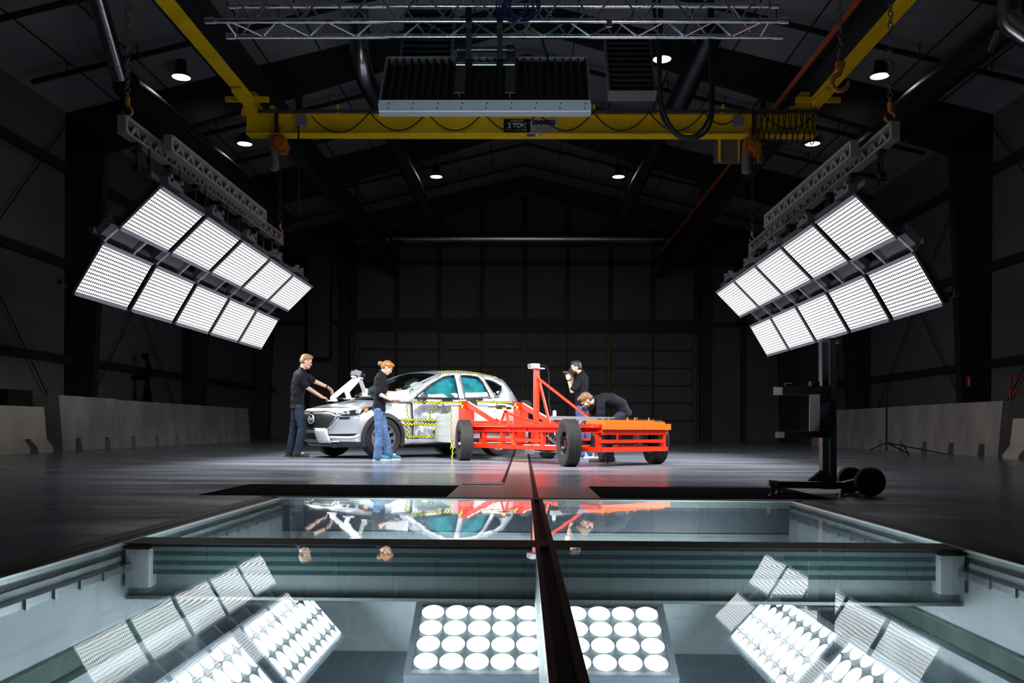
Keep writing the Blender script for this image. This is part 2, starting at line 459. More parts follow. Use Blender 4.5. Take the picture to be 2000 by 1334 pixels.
for k, x0, x1, y0, y1 in panes:
    b = MB(); b.add([(x0, y0, .002), (x1, y0, .002), (x1, y1, .002), (x0, y1, .002)], [(0, 1, 2, 3)])
    b.add([(x0, y0, -.010), (x1, y0, -.010), (x1, y1, -.010), (x0, y1, -.010)], [(0, 1, 2, 3)])
    b.add([(x0, y0, .002), (x1, y0, .002), (x1, y1, .002), (x0, y1, .002), (x0, y0, -.01), (x1, y0, -.01), (x1, y1, -.01), (x0, y1, -.01)], [(0, 1, 5, 4), (1, 2, 6, 5), (2, 3, 7, 6), (3, 0, 4, 7)])
    b = MB(); b.box2((x0, y0, -.010), (x1, y1, .002))
    tag(b.build('glass_floor_pane', M_fglass, smooth=0), lab[k], 'glass pane', 'glass floor panes over the pit')
# ================================================================ light banks
M_led = led_mat('bank_led', .0518, .425, BANK_LED)
M_bigled = led_mat('pit_led', .14, .465, PIT_LED)
M_headled = led_mat('overhead_led', .07, .45, HEAD_LED)
M_house = mat('lamp_housing', (.40, .42, .47), .45, .3)
M_fin = mat('heat_sink_black', (.018, .018, .020), .5, .2)
PL, PW = 1.45, .755
def led_panel(name, label, M, group, face=None):
    t = thing(name, label, 'light', M, group)
    b = MB(); b.box2((-PL / 2, -PW / 2, -.03), (PL / 2, PW / 2, -.002))
    for s in (-1, 1): b.box2((-PL / 2, s * PW / 2 - .012, -.03), (PL / 2, s * PW / 2 + .012, .012))
    b.build('housing', M_house, t, smooth=0)
    b = MB(); b.box2((-PL / 2 + .01, -PW / 2 + .01, -.05), (PL / 2 - .01, PW / 2 - .01, -.03))
    for k in range(34):
        y = -PW / 2 + .012 + k * (PW - .024) / 33; b.box2((-PL / 2, y - .004, -.125), (PL / 2, y + .004, -.03))
    b.build('heat_sink', M_fin, t, smooth=0)
    w, h = .0518 * 14, .0518 * 6.5
    MB().add([(-w + .01, -h, 0), (w - .01, -h, 0), (w - .01, h, 0), (-w + .01, h, 0)], [(0, 1, 2, 3)]).build('led_array', face or M_led, t, smooth=0)
    lamp(t, PL - .06, .66, .012, BANK_W, 115)
    return t
banks = (('left', (-4.62, 3.59), (-5.15, 3.06), (-5.35, 2.89), (-5.74, 2.22)), ('right', (4.13, 3.51), (4.66, 2.97), (4.865, 2.79), (5.256, 2.13)))
ords = ('nearest the camera', 'second from the camera', 'third from the camera', 'fourth from the camera', 'farthest from the camera')
proto = None
for side, p1, p2, l1, l2 in banks:
    sg = 1 if side == 'left' else -1
    for row, a, c in (('upper', p1, p2), ('lower', l1, l2)):
        d = V((a[0] - c[0], 0, a[1] - c[1])).normalized(); n = V((d.z * sg, 0, -d.x * sg))
        for i in range(5):
            yc = 11.0 + i * 1.61 + PL / 2
            M = frame(((a[0] + c[0]) / 2, yc, (a[1] + c[1]) / 2), (0, 1, 0), n)
            lb = 'glowing LED panel in the %s row of the %s light bank, %s' % (row, side, ords[i])
            g = 'LED panels of the %s light bank' % side
            if proto is None: proto = led_panel('led_panel', lb, M, g)
            else: dup(proto, M, lb, g)
    # carrying frame behind the panels
    cx = (p2[0] + l1[0]) / 2; cz = (p2[1] + l1[1]) / 2
    t = thing('light_bank_frame', 'pale arms and dark rails joining the two LED rows of the %s bank' % side, 'frame', (cx, 11, cz))
    bk = V((-.7 * sg, 0, .7)) * .16
    for y in [11.25 + i * 1.61 + k * .85 for i in range(5) for k in (0, 1)]:
        P = [V((q[0], y, q[1])) + bk for q in (p1, p2, l1, l2)]
        b = MB(); b.bar(P[0].lerp(P[1], .5), P[1], .05, .06, (0, 1, 0)); b.bar(P[1].lerp(P[0], .02), P[2].lerp(P[3], .02), .05, .06, (0, 1, 0)); b.bar(P[2], P[2].lerp(P[3], .7), .05, .06, (0, 1, 0))
        b.build('arm', mat('arm_pale', (.70, .70, .72), .45, .2), t, world=True, smooth=0)
    for q in (p1, p2, l1, l2):
        e = V((q[0], 0, q[1])) + bk * 1.35
        MB().bar(e + V((0, 10.95, 0)), e + V((0, 18.95, 0)), .07, .07).build('rail', mat('rail_grey', (.09, .09, .10), .5, .4), t, world=True, smooth=0)
    for i in range(5):
        y = 11.5 + i * 1.61; q = V(((p2[0] + l1[0]) / 2, y, (p2[1] + l1[1]) / 2)) + bk * 1.2
        b = MB(); b.box(q, (.1, .9, .2), Matrix.Rotation(sg * .8, 3, 'Y'))
        b.build('driver_box', mat('driver_grey', (.14, .14, .15), .5), t, world=True, smooth=0)
    for i in range(5):
        b = MB(); y = 11.35 + i * 1.61; q = V((p1[0], y, p1[1])) + bk * .9
        b.box(q + V((sg * .02, .12, .06)), (.14, .5, .1)); b.box(q + V((sg * .05, .0, .12)), (.08, .08, .1)); b.box(q + V((sg * .05, .34, .12)), (.08, .08, .1))
        b.build('power_unit', mat('unit_grey', (.12, .12, .13), .5, .3), t, world=True, smooth=0)

# hanging trusses of the banks
M_truss = mat('truss_aluminium', (.30, .29, .29), .5, .5)
def girder(par, a, c, h=.215):
    a, c = V(a), V(c); d = c - a; L = d.length; up = V((0, 0, 1)); n = max(4, int(L / .34))
    dn = d / L; up = (up - dn * up.dot(dn)).normalized()
    b = MB(); b.bar(a - up * .02, c - up * .02, .13, .04, up); b.bar(a - up * h, c - up * h, .13, .03, up)
    for i in range(n):
        p, q, r = a + d * (i / n), a + d * ((i + .5) / n), a + d * ((i + 1) / n)
        b.bar(p - up * .03, q - up * h, .035, .05, up); b.bar(q - up * h, r - up * .03, .035, .05, up)
    for e in (a, c): b.bar(e, e - up * (h + .01), .11, .06, dn)
    for i in range(n * 2): b.box(a + d * ((i + .5) / n / 2) + up * .012, (.025, .025, .03))
    return b.build('girder', M_truss, par, world=True, smooth=0)
def chain(b, p, q, step=.075, r=.009):
    p, q = V(p), V(q); L = (q - p).length; n = max(2, int(L / step)); d = (q - p) / n
    for i in range(n):
        c = p + d * (i + .5); s = V((1, 0, 0)) if i % 2 else V((0, 1, 0)); k = .028; e = d * .62
        pts = [c - e, c - e * .5 + s * k, c + e * .5 + s * k, c + e, c + e * .5 - s * k, c - e * .5 - s * k, c - e]
        b.tube(pts, r, 5)
def hook(b, o, s=1.0, ax=(1, 0, 0)):
    o = V(o); ax = V(ax)
    pts = []
    for t in linspace(-.3 * PI, 1.15 * PI, 14): pts.append(o + V((0, 0, -.13 * s)) + (ax * math.cos(t - PI * .5 + .2) * -1 + V((0, 0, 1)) * math.sin(t - PI * .5 - .2)) * .075 * s)
    pts = [o, o + V((0, 0, -.05 * s)) + ax * .0] + [o + V((0, 0, -.13 * s)) + (ax * math.sin(t) + V((0, 0, 1)) * math.cos(t)) * .07 * s for t in linspace(.1, 1.55 * PI, 14)]
    b.tube(pts, [.02 * s] * 3 + [.022 * s] * (len(pts) - 4) + [.01 * s], 8)
M_chain = mat('chain_dark', (.10, .10, .105), .5, .5)
for side, g1, g1e, g2, g2e in (('left', (239.6, 225.5), (548, 458), (329.5, 264), (514, 412)), ('right', (1747.5, 238), (1467.7, 477), (1668, 275), (1499, 421))):
    a, c, e, f = at(*g1, 11.07), at(*g1e, 18.2), at(*g2, 11.8), at(*g2e, 15.7)
    t = thing('lighting_truss', 'grey zigzag truss carrying the %s LED bank, hung by chains' % side, 'truss', a)
    girder(t, a, c); girder(t, e, f)
    n = 7
    for i in range(n):
        b = MB(); p = a.lerp(c, (i + .4) / n) - V((0, 0, .22)); b.box(p, (.09, .12, .12)); b.tube([p, p - V((0, 0, .32))], .018, 6); b.box(p - V((0, 0, .34)), (.08, .1, .07)); b.tube([p + V((.06, .25, 0)), p + V((.06, .25, -.4))], .014, 6); b.box(p + V((.06, .25, -.16)), (.05, .06, .1))
        if i in (1, 3, 5): b.tube(sag(p - V((0, 0, .2)), p - V((.2, -.5, .5)), .25), .012, 6)
        b.build('clamp', M_blackm, t, world=True, smooth=30)
    s = 1 if side == 'left' else -1
    ty = thing('hanging_chain', 'dark chain with an orange hook holding the near end of the %s truss' % side, 'chain', a + V((s * .1, .1, .5)))
    b = MB(); top = at(250 if s > 0 else 1740, -260, 11.4); q = at(249 if s > 0 else 1738.5, 193 if s > 0 else 203, 11.3); chain(b, top, q); b.build('chain', M_chain, ty, world=True)
    b = MB(); b.tube([q + V((0, 0, .02)), q - V((0, 0, .08))], .035, 8); hook(b, q - V((0, 0, .05)), .9); b.build('hook', M_orange, ty, world=True)

# ================================================================ overhead fixtures seen from behind
def head_light(label, bl, br, tl, tr, nf, channel, bracket, Yb, Yt, emit=True, horiz=False):
    A, B, D, E = at(*bl, Yb), at(*br, Yb), at(*tl, Yt), at(*tr, Yt)
    o = (A + B + D + E) / 4; x = ((B - A) + (E - D)).normalized(); up = ((D - A) + (E - B)).normalized()
    w = ((B - A).length + (E - D).length) / 2; h = ((D - A).length + (E - B).length) / 2
    z = x.cross(up)                                        # towards the viewer's side: the finned back
    M = frame(o, x, z); t = thing('overhead_light', label, 'light', M)
    b = MB(); b.box2((-w / 2, -h / 2, -.12), (w / 2, h / 2, -.09))
    if horiz:
        for k in range(nf): y = lerp(-h / 2 + .02, h / 2 - .02, k / (nf - 1)); b.box2((-w / 2, y - .012, -.09), (w / 2, y + .012, 0))
    else:
        for k in range(nf): X = lerp(-w / 2 + .02, w / 2 - .02, k / (nf - 1)); b.box2((X - .012, -h / 2, -.09), (X + .012, h / 2, 0))
    b.build('heat_sink', M_fin, t, smooth=0)
    b = MB()
    for s in (-1, 1): b.box2((s * w / 2 - .012, -h / 2, -.13), (s * w / 2 + .012, h / 2, .01))
    b.box2((-w / 2, h / 2 - .01, -.13), (w / 2, h / 2 + .01, .01))
    b.box2((-w / 2 - .01, -h / 2 - .015, -.13), (w / 2 + .01, -h / 2 + .005, .02)); b.build('housing', M_house if channel else mat('housing_dark', (.06, .06, .065), .5), t, smooth=0)
    if channel:
        # outer channel along the lower edge, its face upright
        b = MB(); p, q = at(bl[0], bl[1], Yb - .05), at(br[0], br[1], Yb - .05); b.bar(p + V((0, 0, -.01)), q + V((0, 0, -.01)), .03, .115)
        for i in range(9):
            for k, dz in ((.06, .02), (.02, -.03)):
                c = p.lerp(q, min(.99, (i + .35 + k) / 8.6)); b.cur = 1; b.box(c + V((0, -.017, dz - .01)), (.012, .006, .012)); b.cur = 0
        b.build('channel', [mat('channel_aluminium', (.80, .84, .92), .45, .3), M_black], t, world=True, smooth=0)
        for px in bracket:
            p = at(px, 184, Yb - .05); X = (M.inverted() @ p).x
            b = MB()
            for zz in (.02, .125): b.box2((X - .055, -h / 2 + .03, zz - .006), (X + .055, h / 2 - .06, zz + .006))
            b.box2((X - .006, -h / 2 + .03, .02), (X + .006, h / 2 - .06, .125)); b.build('bracket', mat('bracket_grey', (.10, .10, .105), .5, .4), t, smooth=0)
    MB().add([(-w / 2 + .03, -h / 2 + .03, -.135), (w / 2 - .03, -h / 2 + .03, -.135), (w / 2 - .03, h / 2 - .03, -.135), (-w / 2 + .03, h / 2 - .03, -.135)], [(3, 2, 1, 0)]).build('led_array', M_headled if emit else M_black, t, smooth=0)
    lamp(t, w - .1, h - .1, -.15, HEAD_W * (1 if channel else .25), 90, True)
    return t
head_light('wide finned floodlight with a pale channel along its lower edge, facing the car', (740, 205), (1153, 205), (757, 112), (1147, 112), 27, True, (897, 996), 9.3, 9.86)
head_light('small ladder-backed floodlight right of the wide one, partly behind the cables', (1180, 178), (1264, 178), (1192, 72), (1284, 72), 11, False, (), 10.6, 11.2, True, True)
head_light('small ladder-backed floodlight behind the left half of the wide one', (786, 112), (888, 112), (790, 20), (880, 20), 9, False, (), 10.8, 11.3, True, True)

# ================================================================ lights in the pit
def pit_light(label, o, x, z, L, Wd):
    t = thing('pit_light', label, 'light', frame(o, x, z), 'pit lights under the glass')
    b = MB(); b.box2((-L / 2 - .04, -Wd / 2 - .04, -.1), (L / 2 + .04, Wd / 2 + .04, -.005)); b.build('housing', M_house, t, smooth=0)
    MB().add([(-L / 2, -Wd / 2, 0), (L / 2, -Wd / 2, 0), (L / 2, Wd / 2, 0), (-L / 2, Wd / 2, 0)], [(0, 1, 2, 3)]).build('led_array', M_bigled, t, smooth=0)
    lamp(t, L, Wd, .01, PIT_W, 180)
    b = MB()
    for s in (-1, 1): b.box2((s * L / 2 * .8 - .03, -.03, -1.0), (s * L / 2 * .8 + .03, .03, -.1))
    return t
pit_light('bright pit light with big LED dots under the centre rail', (.10, 4.95, -.62), (1, 0, 0), (0, -.45, .9), 1.40, .56)
for s, nm in ((-1, 'left'), (1, 'right')):
    for i, (y, w) in enumerate(((5.45, 'far'), (4.0, 'near'))):
        pit_light('big-dot pit light along the %s side, the %ser one' % (nm, w) if w == 'near' else 'big-dot pit light along the %s side, the farther one' % nm,
                  (.09 + s * 1.50, y, -.72), (0, 1, 0), (-s * .75, -.06, .66), 1.26, .42)
# conduit and floor kerbs in the pit
b = MB()
pts = [V(q) for q in ((-1.75, 5.6, -1.18), (-.95, 5.6, -1.18), (-.72, 5.5, -1.18), (-.65, 5.2, -1.18), (-.65, 2.5, -1.18))]
o = b.tube(pts, .012, 6).build('pit_conduit', mat('conduit_grey', (.35, .42, .50), .35, .5)); tag(o, 'thin grey conduit bent round a corner on the pit side, left of the centre light', 'conduit')
b = MB(); b.box2((.62, 2.2, PZ), (.95, 4.2, -.98)); o = b.build('pit_kerb', M_pitf, smooth=0); tag(o, 'low concrete block in the pit right of the centre light', 'block')
b = MB(); b.box2((-1.0, 2.2, PZ), (-.75, 4.2, -.98)); o = b.build('pit_kerb', M_pitf, smooth=0); tag(o, 'low concrete block in the pit left of the centre light', 'block')

# ================================================================ high-bay lamps
M_lamp = mat('lamp_glow', (.9, .9, .9), .5, emit=(1, .98, .96), estr=6.0)
hb = None
for px, py, Y, w in ((354, 152, 20.7, 'upper left, left of the left runway'), (1718, 150, 20.7, 'upper right, right of the hanging hook'), (1293, 117, 20.5, 'right of the wide floodlight behind the black cables'),
                     (478, 282, 25.8, 'left, below the left end of the yellow bridge'), (1587, 282, 25.8, 'right, below the right end of the yellow bridge'), (562, 367, 30.6, 'left, beside the far end of the left truss'),
                     (1497, 368, 30.6, 'right, beside the far end of the right truss'), (852, 346, 31.0, 'centre left, far under the roof'), (1208, 346, 31.0, 'centre right, far under the roof')):
    p = at(px, py, Y); lb = 'lit round ceiling lamp at the ' + w if w[0] in 'uc' else 'lit round ceiling lamp ' + w
    lb = {'l': 'lit round ceiling lamp on the ' + w, 'r': 'lit round ceiling lamp on the ' + w}.get(w[0], lb) if not w.startswith('right of') else 'lit round ceiling lamp ' + w
    if hb is None:
        hb = thing('high_bay_lamp', lb, 'lamp', p, 'round ceiling lamps')
        MB().lathe([(.02, .42), (.11, .42), (.13, .16), (.22, .03), (.235, 0), (.21, .01)], (0, 0, 0), (0, 0, 1), 24).build('reflector', M_blackm, hb)
        MB().lathe([(.0, .012), (.21, .012)], (0, 0, 0), (0, 0, 1), 24).build('lens', M_lamp, hb)
        lampo = hb
    else: lampo = dup(hb, Matrix.Translation(p), lb)
    MB().tube([(0, 0, .4), (0, 0, roofz(p.x) - .02 - p.z)], .02, 6).build('stem', M_blackm, lampo)
# ================================================================ overhead crane
YBR = 18.2
p0, p1 = at(485, 267, YBR), at(1592, 267, YBR); zt = at(1000, 226, YBR).z; zb = (p0.z + p1.z) / 2
crane = thing('bridge_crane', 'yellow overhead bridge crane with CAPACITY 2 TON sign and looped cable', 'crane', (0, YBR, zb))
b = MB(); xa, xb = p0.x, p1.x
b.box2((xa, YBR - .15, zb), (xb, YBR + .15, zb + .03)); b.box2((xa, YBR - .11, zt - .03), (xb, YBR + .11, zt)); b.box2((xa, YBR - .008, zb), (xb, YBR + .008, zt))
b.box2((xa, YBR - .12, zb), (xa + .015, YBR + .1, zt))
for k in range(1, 5): x = lerp(xa, xb, k / 5); b.box2((x - .006, YBR, zb), (x + .006, YBR + .1, zt))
b.build('girder', M_yellow, crane, world=True, smooth=0)
ZR = at(490, 205, YBR).z
for s, nm in ((-1, 0), (1, 1)):
    X = at(492, 205, YBR).x if s < 0 else at(1588, 205, YBR).x
    b = MB(); b.box2((X - .45 * 1, YBR - .35, ZR - .05), (X + .45, YBR - .27, ZR + .05)); b.box2((X - .1, YBR - 1.0, ZR - .1), (X + .1, YBR + 1.0, ZR - .03))
    b.prism([(0, -.25), (.0, .22), (-s * -.0 + .18 * -s * -1, .22), (.3 * s * -1 * -1, -.25)], (X - s * .12, YBR - .16, ZR), (-s, 0, 0), (0, 0, 1), (0, .3, 0))
    for dx in (-.1, -.45): b.box2((X + s * dx - .05, YBR - .1, zt), (X + s * dx + .05, YBR + .1, ZR - .05))
    b.build('end_truck', M_yellow, crane, world=True, smooth=0)
# cable track, brackets, loops
YT = YBR - .25
q0, q1 = at(505, 217, YT), at(1600, 217, YT)
MB().bar(q0, q1, .05, .06).build('cable_track', mat('track_grey', (.07, .07, .075), .5, .4), crane, world=True, smooth=0)
b = MB()
for px in (660, 785, 910, 1035, 1160, 1287, 1412):
    p = at(px, 218, YT); b.bar(p + V((0, 0, .12)), V((p.x, YBR - .05, zt)), .05, .02); b.bar(p + V((0, 0, .14)), p + V((0, 0, -.03)), .05, .02, (0, 1, 0))
b.build('bracket', M_yellow, crane, world=True, smooth=0)
pts = [608, 722, 834, 944, 1051, 1159, 1268, 1375, 1447]
b = MB()
for i, (a, c) in enumerate(zip(pts, pts[1:])):
    b.tube(sag(at(a, 219 if i else 226, YT - .05), at(c, 219, YT - .05), .38 if i < 7 else .25), .014, 6)
b.tube(sag(at(1488, 220, YT - .06), at(1592, 222, YT - .06), .32), .014, 6)
b.build('festoon_cable', M_black, crane, world=True)
rng = random.Random(3); M_cab = mat('cable_black', (.02, .019, .014), .45)
for i in range(11):
    x = 1474 + i * 11.2; lo = 282 + rng.uniform(-8, 4); w = 5 + rng.uniform(0, 3)
    P = [at(x, 219, YT - .05), at(x + w * .2, 240, YT - .05), at(x + w, 265, YT - .06), at(x + w * .6, lo - 4, YT - .05), at(x - 1, lo, YT - .05), at(x - w * .8, lo - 5, YT - .04), at(x - w * .6, 262, YT - .04), at(x + 3, 240, YT - .04), at(x + 5, 219, YT - .05)]
    MB().tube(curve(P, 4), .013, 6).build('cable_loop', M_cab, crane, world=True)
for px, py, w, h in ((589, 236, 20, 20), (1441, 238, 20, 19)):
    c = at(px, py, YT - .05); k = YBR / F
    MB().box(c, (w * k, .12, h * k)).build('junction_box', mat('box_grey', (.17, .18, .20), .5), crane, world=True, smooth=0)
MB().tube([at(583, 245, YT - .05), at(583, 300, YT - .05), at(584, 420, YT - .05)], .02, 6).build('pendant_cable', M_black, crane, world=True)
# control cabinet under the right end
MB().box2(tuple(at(1396, 316, YBR + .2)), tuple(at(1488, 270, YBR + .35))).build('control_cabinet', mat('cabinet_grey', (.09, .09, .095), .5), crane, world=True, smooth=0)
b = MB()
for px in (1405, 1443, 1481): b.bar(at(px, 268, YBR + .16), at(px, 316, YBR + .16), .05 if px == 1405 else .025, .03, (0, 1, 0))
b.build('cabinet_post', M_yellow, crane, world=True, smooth=0)
# signs on the web
YS = YBR - .02
def sign(x0, y0, x1, y1, m, name, Y=YS):
    a, c = at(x0, y1, Y), at(x1, y0, Y)
    return MB().box2((a.x, Y - .006, a.z), (c.x, Y, c.z)).build(name, m, crane, world=True, smooth=0)
def wtxt(body, px, py, hpx, m, par, Y, bold=0, sx=1.0):
    p = at(px, py, Y); M = frame(p, (1, 0, 0), (0, -1, 0)); text('lettering', body, hpx * 1.38 * Y / F, M, m, par, True, bold, sx)
M_lw = mat('letter_white', (.75, .75, .72), .5); M_ln = mat('letter_navy', (.01, .012, .10), .5); M_lr = mat('letter_red', (.5, .04, .03), .5)
s1 = sign(983.5, 232.5, 1035.8, 258.5, M_black, 'capacity_sign'); s2 = sign(1036.2, 232.5, 1088.5, 258.5, mat('sign_silver', (.50, .49, .50), .5), 'maker_sign')
YL = YS - .012
wtxt('CAPACITY', 1009.5, 236.3, 4.3, M_lw, s1, YL, .0, .95); wtxt('2 TON', 1009.5, 245.3, 9.0, M_lw, s1, YL, .004, .95); wtxt('Crane No. 1240', 1009.5, 254, 4.2, M_lw, s1, YL)
wtxt('SIMMERS', 1062, 239.5, 9.0, M_ln, s2, YL, .008, .93); wtxt('CRANE DESIGN & SERVICES', 1062, 247.6, 2.2, M_ln, s2, YL); wtxt('BUFFALO, NEW YORK', 1062, 251, 2.4, M_ln, s2, YL); wtxt('(716) 232-6784', 1062, 255, 3.2, M_lr, s2, YL)
YF = YBR - .155
s3 = sign(1028, 262.2, 1045, 266.6, mat('sticker_blue', (.01, .02, .45), .5), 'blue_sticker', YF)
for px in (1031, 1036.5, 1042): wtxt('+' if px == 1036.5 else 'o', px, 264.3, 2.6, M_lw, s3, YF - .01)
s4 = sign(1047.5, 263.0, 1063.5, 266.0, M_lw, 'number_sticker', YF); wtxt('T 2 4 0', 1055.5, 264.5, 2.0, M_black, s4, YF - .01)
# ---------------------------------------------------------------- runways
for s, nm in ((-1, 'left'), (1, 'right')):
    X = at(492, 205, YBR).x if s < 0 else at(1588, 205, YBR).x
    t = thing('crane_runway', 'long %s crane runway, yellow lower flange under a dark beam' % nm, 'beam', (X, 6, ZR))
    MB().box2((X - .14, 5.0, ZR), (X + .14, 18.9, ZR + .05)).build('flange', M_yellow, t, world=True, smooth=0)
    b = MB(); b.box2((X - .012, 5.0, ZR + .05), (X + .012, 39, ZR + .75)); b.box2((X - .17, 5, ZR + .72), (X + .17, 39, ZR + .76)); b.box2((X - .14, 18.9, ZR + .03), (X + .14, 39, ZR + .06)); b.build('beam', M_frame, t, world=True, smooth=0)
    if s > 0:
        b = MB()
        for k in range(3): b.box2((X - .60 + k * .04, 5, ZR + .22 + k * .03), (X - .575 + k * .04, 36, ZR + .30 + k * .03))
        b.build('conductor_bar', mat('bar_orange', (.48, .075, .015), .5), t, world=True, smooth=0)
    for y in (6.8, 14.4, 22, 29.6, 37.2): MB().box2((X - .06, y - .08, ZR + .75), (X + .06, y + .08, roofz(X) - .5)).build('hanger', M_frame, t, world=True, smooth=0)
# ---------------------------------------------------------------- chain hoists
M_bag = mat('bag_grey', (.13, .13, .14), .6)
for x, y0, nm, hx, hy in ((545, 283, 'left', 547, 440), (1467, 288, 'right', 1469, 455)):
    Y = YBR - .02; p = at(x, y0, Y); k = Y / F; s = 1 if nm == 'left' else -1
    t = thing('chain_hoist', 'orange chain hoist with a grey chain bag under the %s end of the yellow bridge' % nm, 'hoist', p)
    b = MB(); b.box(p, (28 * k, .25, 24 * k)); b.lathe([(.0, -.2), (.12, -.2), (.14, -.1), (.14, .1), (.12, .2), (0, .2)], p + V((.05, 0, 0)), (0, 1, 0), 16); b.box(p + V((.1, -.03, -.1)), (.16, .2, .2)); b.build('body', M_orange, t, world=True)
    b = MB(); b.tube([p + V((0, 0, .12)), p + V((.02, -.0, .2))], .03, 8); b.tube([p + V((-.08, -.16, .18)), p + V((-.09, -.17, .3)), p + V((0, -.17, .34)), p + V((.09, -.17, .3)), p + V((.07, -.16, .18))], .03, 8); b.build('suspension_hook', M_orange, t, world=True)
    b = MB(); b.tube([p + V((0, -.2, .66)), p + V((.0, -.2, .5)), p + V((0, -.18, .2))], .04, 8); b.build('strap', M_black, t, world=True)
    c = at(x - 9, y0 + 33, Y); b = MB(); b.lathe([(.085, .22), (.09, .1), (.105, -.08), (.10, -.17), (.06, -.20), (0, -.20)], c, (0, 0, 1), 14); b.build('chain_bag', M_bag, t, world=True)
    b = MB(); e = at(hx, hy, Y); chain(b, p + V((.03, 0, -.12)), e, .09, .007); b.build('chain', mat('chain_black', (.03, .03, .03), .5, .5), t, world=True)
    b = MB(); b.tube([e + V((0, 0, .03)), e - V((0, 0, .06))], .03, 8); hook(b, e - V((0, 0, .04)), .7); b.build('lower_hook', M_orange, t, world=True)
# big free hook at the upper right
Y = 13.0; p = at(1641, 122, Y)
t = thing('crane_hook', 'orange crane hook on a dark chain in front of the right yellow runway', 'hook', p)
b = MB(); chain(b, at(1640, -330, Y), at(1641, 108, Y), .085, .01); b.build('chain', M_chain, t, world=True)
b = MB()
for i in range(7): c = p + V((0, 0, .14 - i * .02)); b.lathe([(.03, 0), (.042, .006), (.03, .012)], c, (0, 0, 1), 12)
b.build('spring', M_steel, t, world=True)
b = MB(); b.box(p - V((0, 0, .04)), (.12, .09, .10)); hook(b, p - V((.0, 0, .07)), 1.75, (-1, 0, 0)); b.build('hook', M_orange, t, world=True)
# ---------------------------------------------------------------- silver box truss in front
YTR = 9.0
tr = thing('box_truss', 'silver box truss crossing above the wide floodlight', 'truss', at(970, 40, YTR))
yb, yr = YTR, YTR + .36
z0 = at(970, 40.5, yb).z; z1 = z0 + .33
xl, xr = at(410, 40, yb).x, at(1530, 41, yb).x
cs = ((yb, z0, xl, xr), (yr, z0, xl + .1, xr + .05), (yr, z1, xl + .13, xr), (yb, z1, xl, xr))
for y, z, a, c in cs:
    b = MB(); b.tube([(a, y, z), (c, y, z)], .026, 12)
    for e in (a, c): b.tube([(e - .05, y, z), (e + .05, y, z)], .033, 12)
    b.build('chord', M_alu, tr, world=True)
nb = 11; st = (xr - xl - .4) / nb
def zig(A, B, off):
    for i in range(nb):
        x0 = xl + .2 + i * st; a, m, c = V((x0, *A)), V((x0 + st / 2, *B)), V((x0 + st, *A))
        MB().tube([a, m], .010, 8).build('brace', M_alu, tr, world=True); MB().tube([m, c], .010, 8).build('brace', M_alu, tr, world=True)
zig((yb, z0), (yr, z0), 0); zig((yr, z0), (yr, z1), 0); zig((yb, z1), (yb, z0), 0)
for x in (xl + .16, xr - .14):
    for (A, B) in (((yb, z0), (yr, z0)), ((yr, z0), (yr, z1)), ((yb, z0), (yb, z1))): MB().tube([V((x, *A)), V((x, *B))], .012, 8).build('end_brace', M_alu, tr, world=True)
# yoke: two straps and two cross tubes that hold the wide floodlight
t = thing('floodlight_yoke', 'two black straps and cross tubes hanging the wide floodlight from the silver truss', 'bracket', at(945, 40, 9.0))
for px in (915.5, 976):
    b = MB(); b.bar(at(px, 36, 8.96), at(px, 126, 9.15), .055, .035, (0, 1, 0)); b.box(at(px, 30, 8.96), (.06, .1, .12)); b.build('strap', M_black, t, world=True, smooth=0)
    MB().box(at(px, 48, 8.93), (.058, .03, .055)).build('clamp_plate', M_alu, t, world=True, smooth=0)
    b = MB(); c = at(px, 126, 9.13); b.box(c, (.07, .07, .05)); b.tube([c, c - V((0, 0, .09))], .012, 6); b.build('clamp', M_blackm, t, world=True, smooth=0)
MB().tube([at(891, 125.5, 9.2), at(1005, 125.5, 9.2)], .022, 12).build('cross_tube', M_alu, t, world=True)
MB().tube([at(893, 96, 9.7), at(1004, 96, 9.7)], .032, 12).build('cross_tube', mat('tube_dark', (.16, .16, .17), .3, .9), t, world=True)
b = MB()
for px in (903, 997): b.tube([at(px - 8, 96, 9.7), at(px + 8, 96, 9.7)], .045, 12); b.bar(at(px, 96, 9.7), at(px, 128, 9.85), .08, .05, (0, 1, 0))
b.build('pivot', M_blackm, t, world=True)
tag(MB().box(at(1190, 47, 8.95), (.05, .03, .06)).build('truss_clamp', M_alu, smooth=0), 'small silver clamp on the truss left of the black cables', 'clamp')
# cables
rng = random.Random(5); b = MB()
for i in range(9):
    c = at(1012 + rng.uniform(-14, 14), 10 + rng.uniform(-6, 8), 8.9); r = .11 + rng.uniform(0, .09)
    b.tube([c + V((r * math.cos(a), rng.uniform(-.02, .02), r * .9 * math.sin(a))) for a in linspace(0, 2 * PI, 18)], .008, 6)
tag(b.build('cable_coil', mat('cable_blue', (.012, .02, .09), .4)), 'tangled coil of dark blue cable on the silver truss', 'cable')
for i, P in enumerate(([(1277, -160), (1277, 0), (1284, 90), (1290, 180), (1298, 222), (1318, 256), (1338, 267), (1362, 262), (1382, 235), (1388, 200), (1386, 60), (1384, -160)],
                       [(1287, -160), (1288, 0), (1290, 100), (1288, 190), (1296, 235), (1322, 265), (1345, 271), (1368, 266), (1386, 246), (1393, 200), (1392, 60), (1391, -160)])):
    o = MB().tube(curve([at(x, y, 9.5 + i * .05) for x, y in P]), .019, 8).build('hanging_cable', M_black)
    tag(o, ('inner' if i == 0 else 'outer') + ' of two thick black cables looping down past the yellow bridge', 'cable', 'black cable loops')
o = MB().tube([at(1058, 72, 9.6), at(1062, 90, 9.7), at(1070, 112, 9.8)], .014, 6).build('lamp_lead', M_black); tag(o, 'short black lead dropping to the wide floodlight', 'cable')
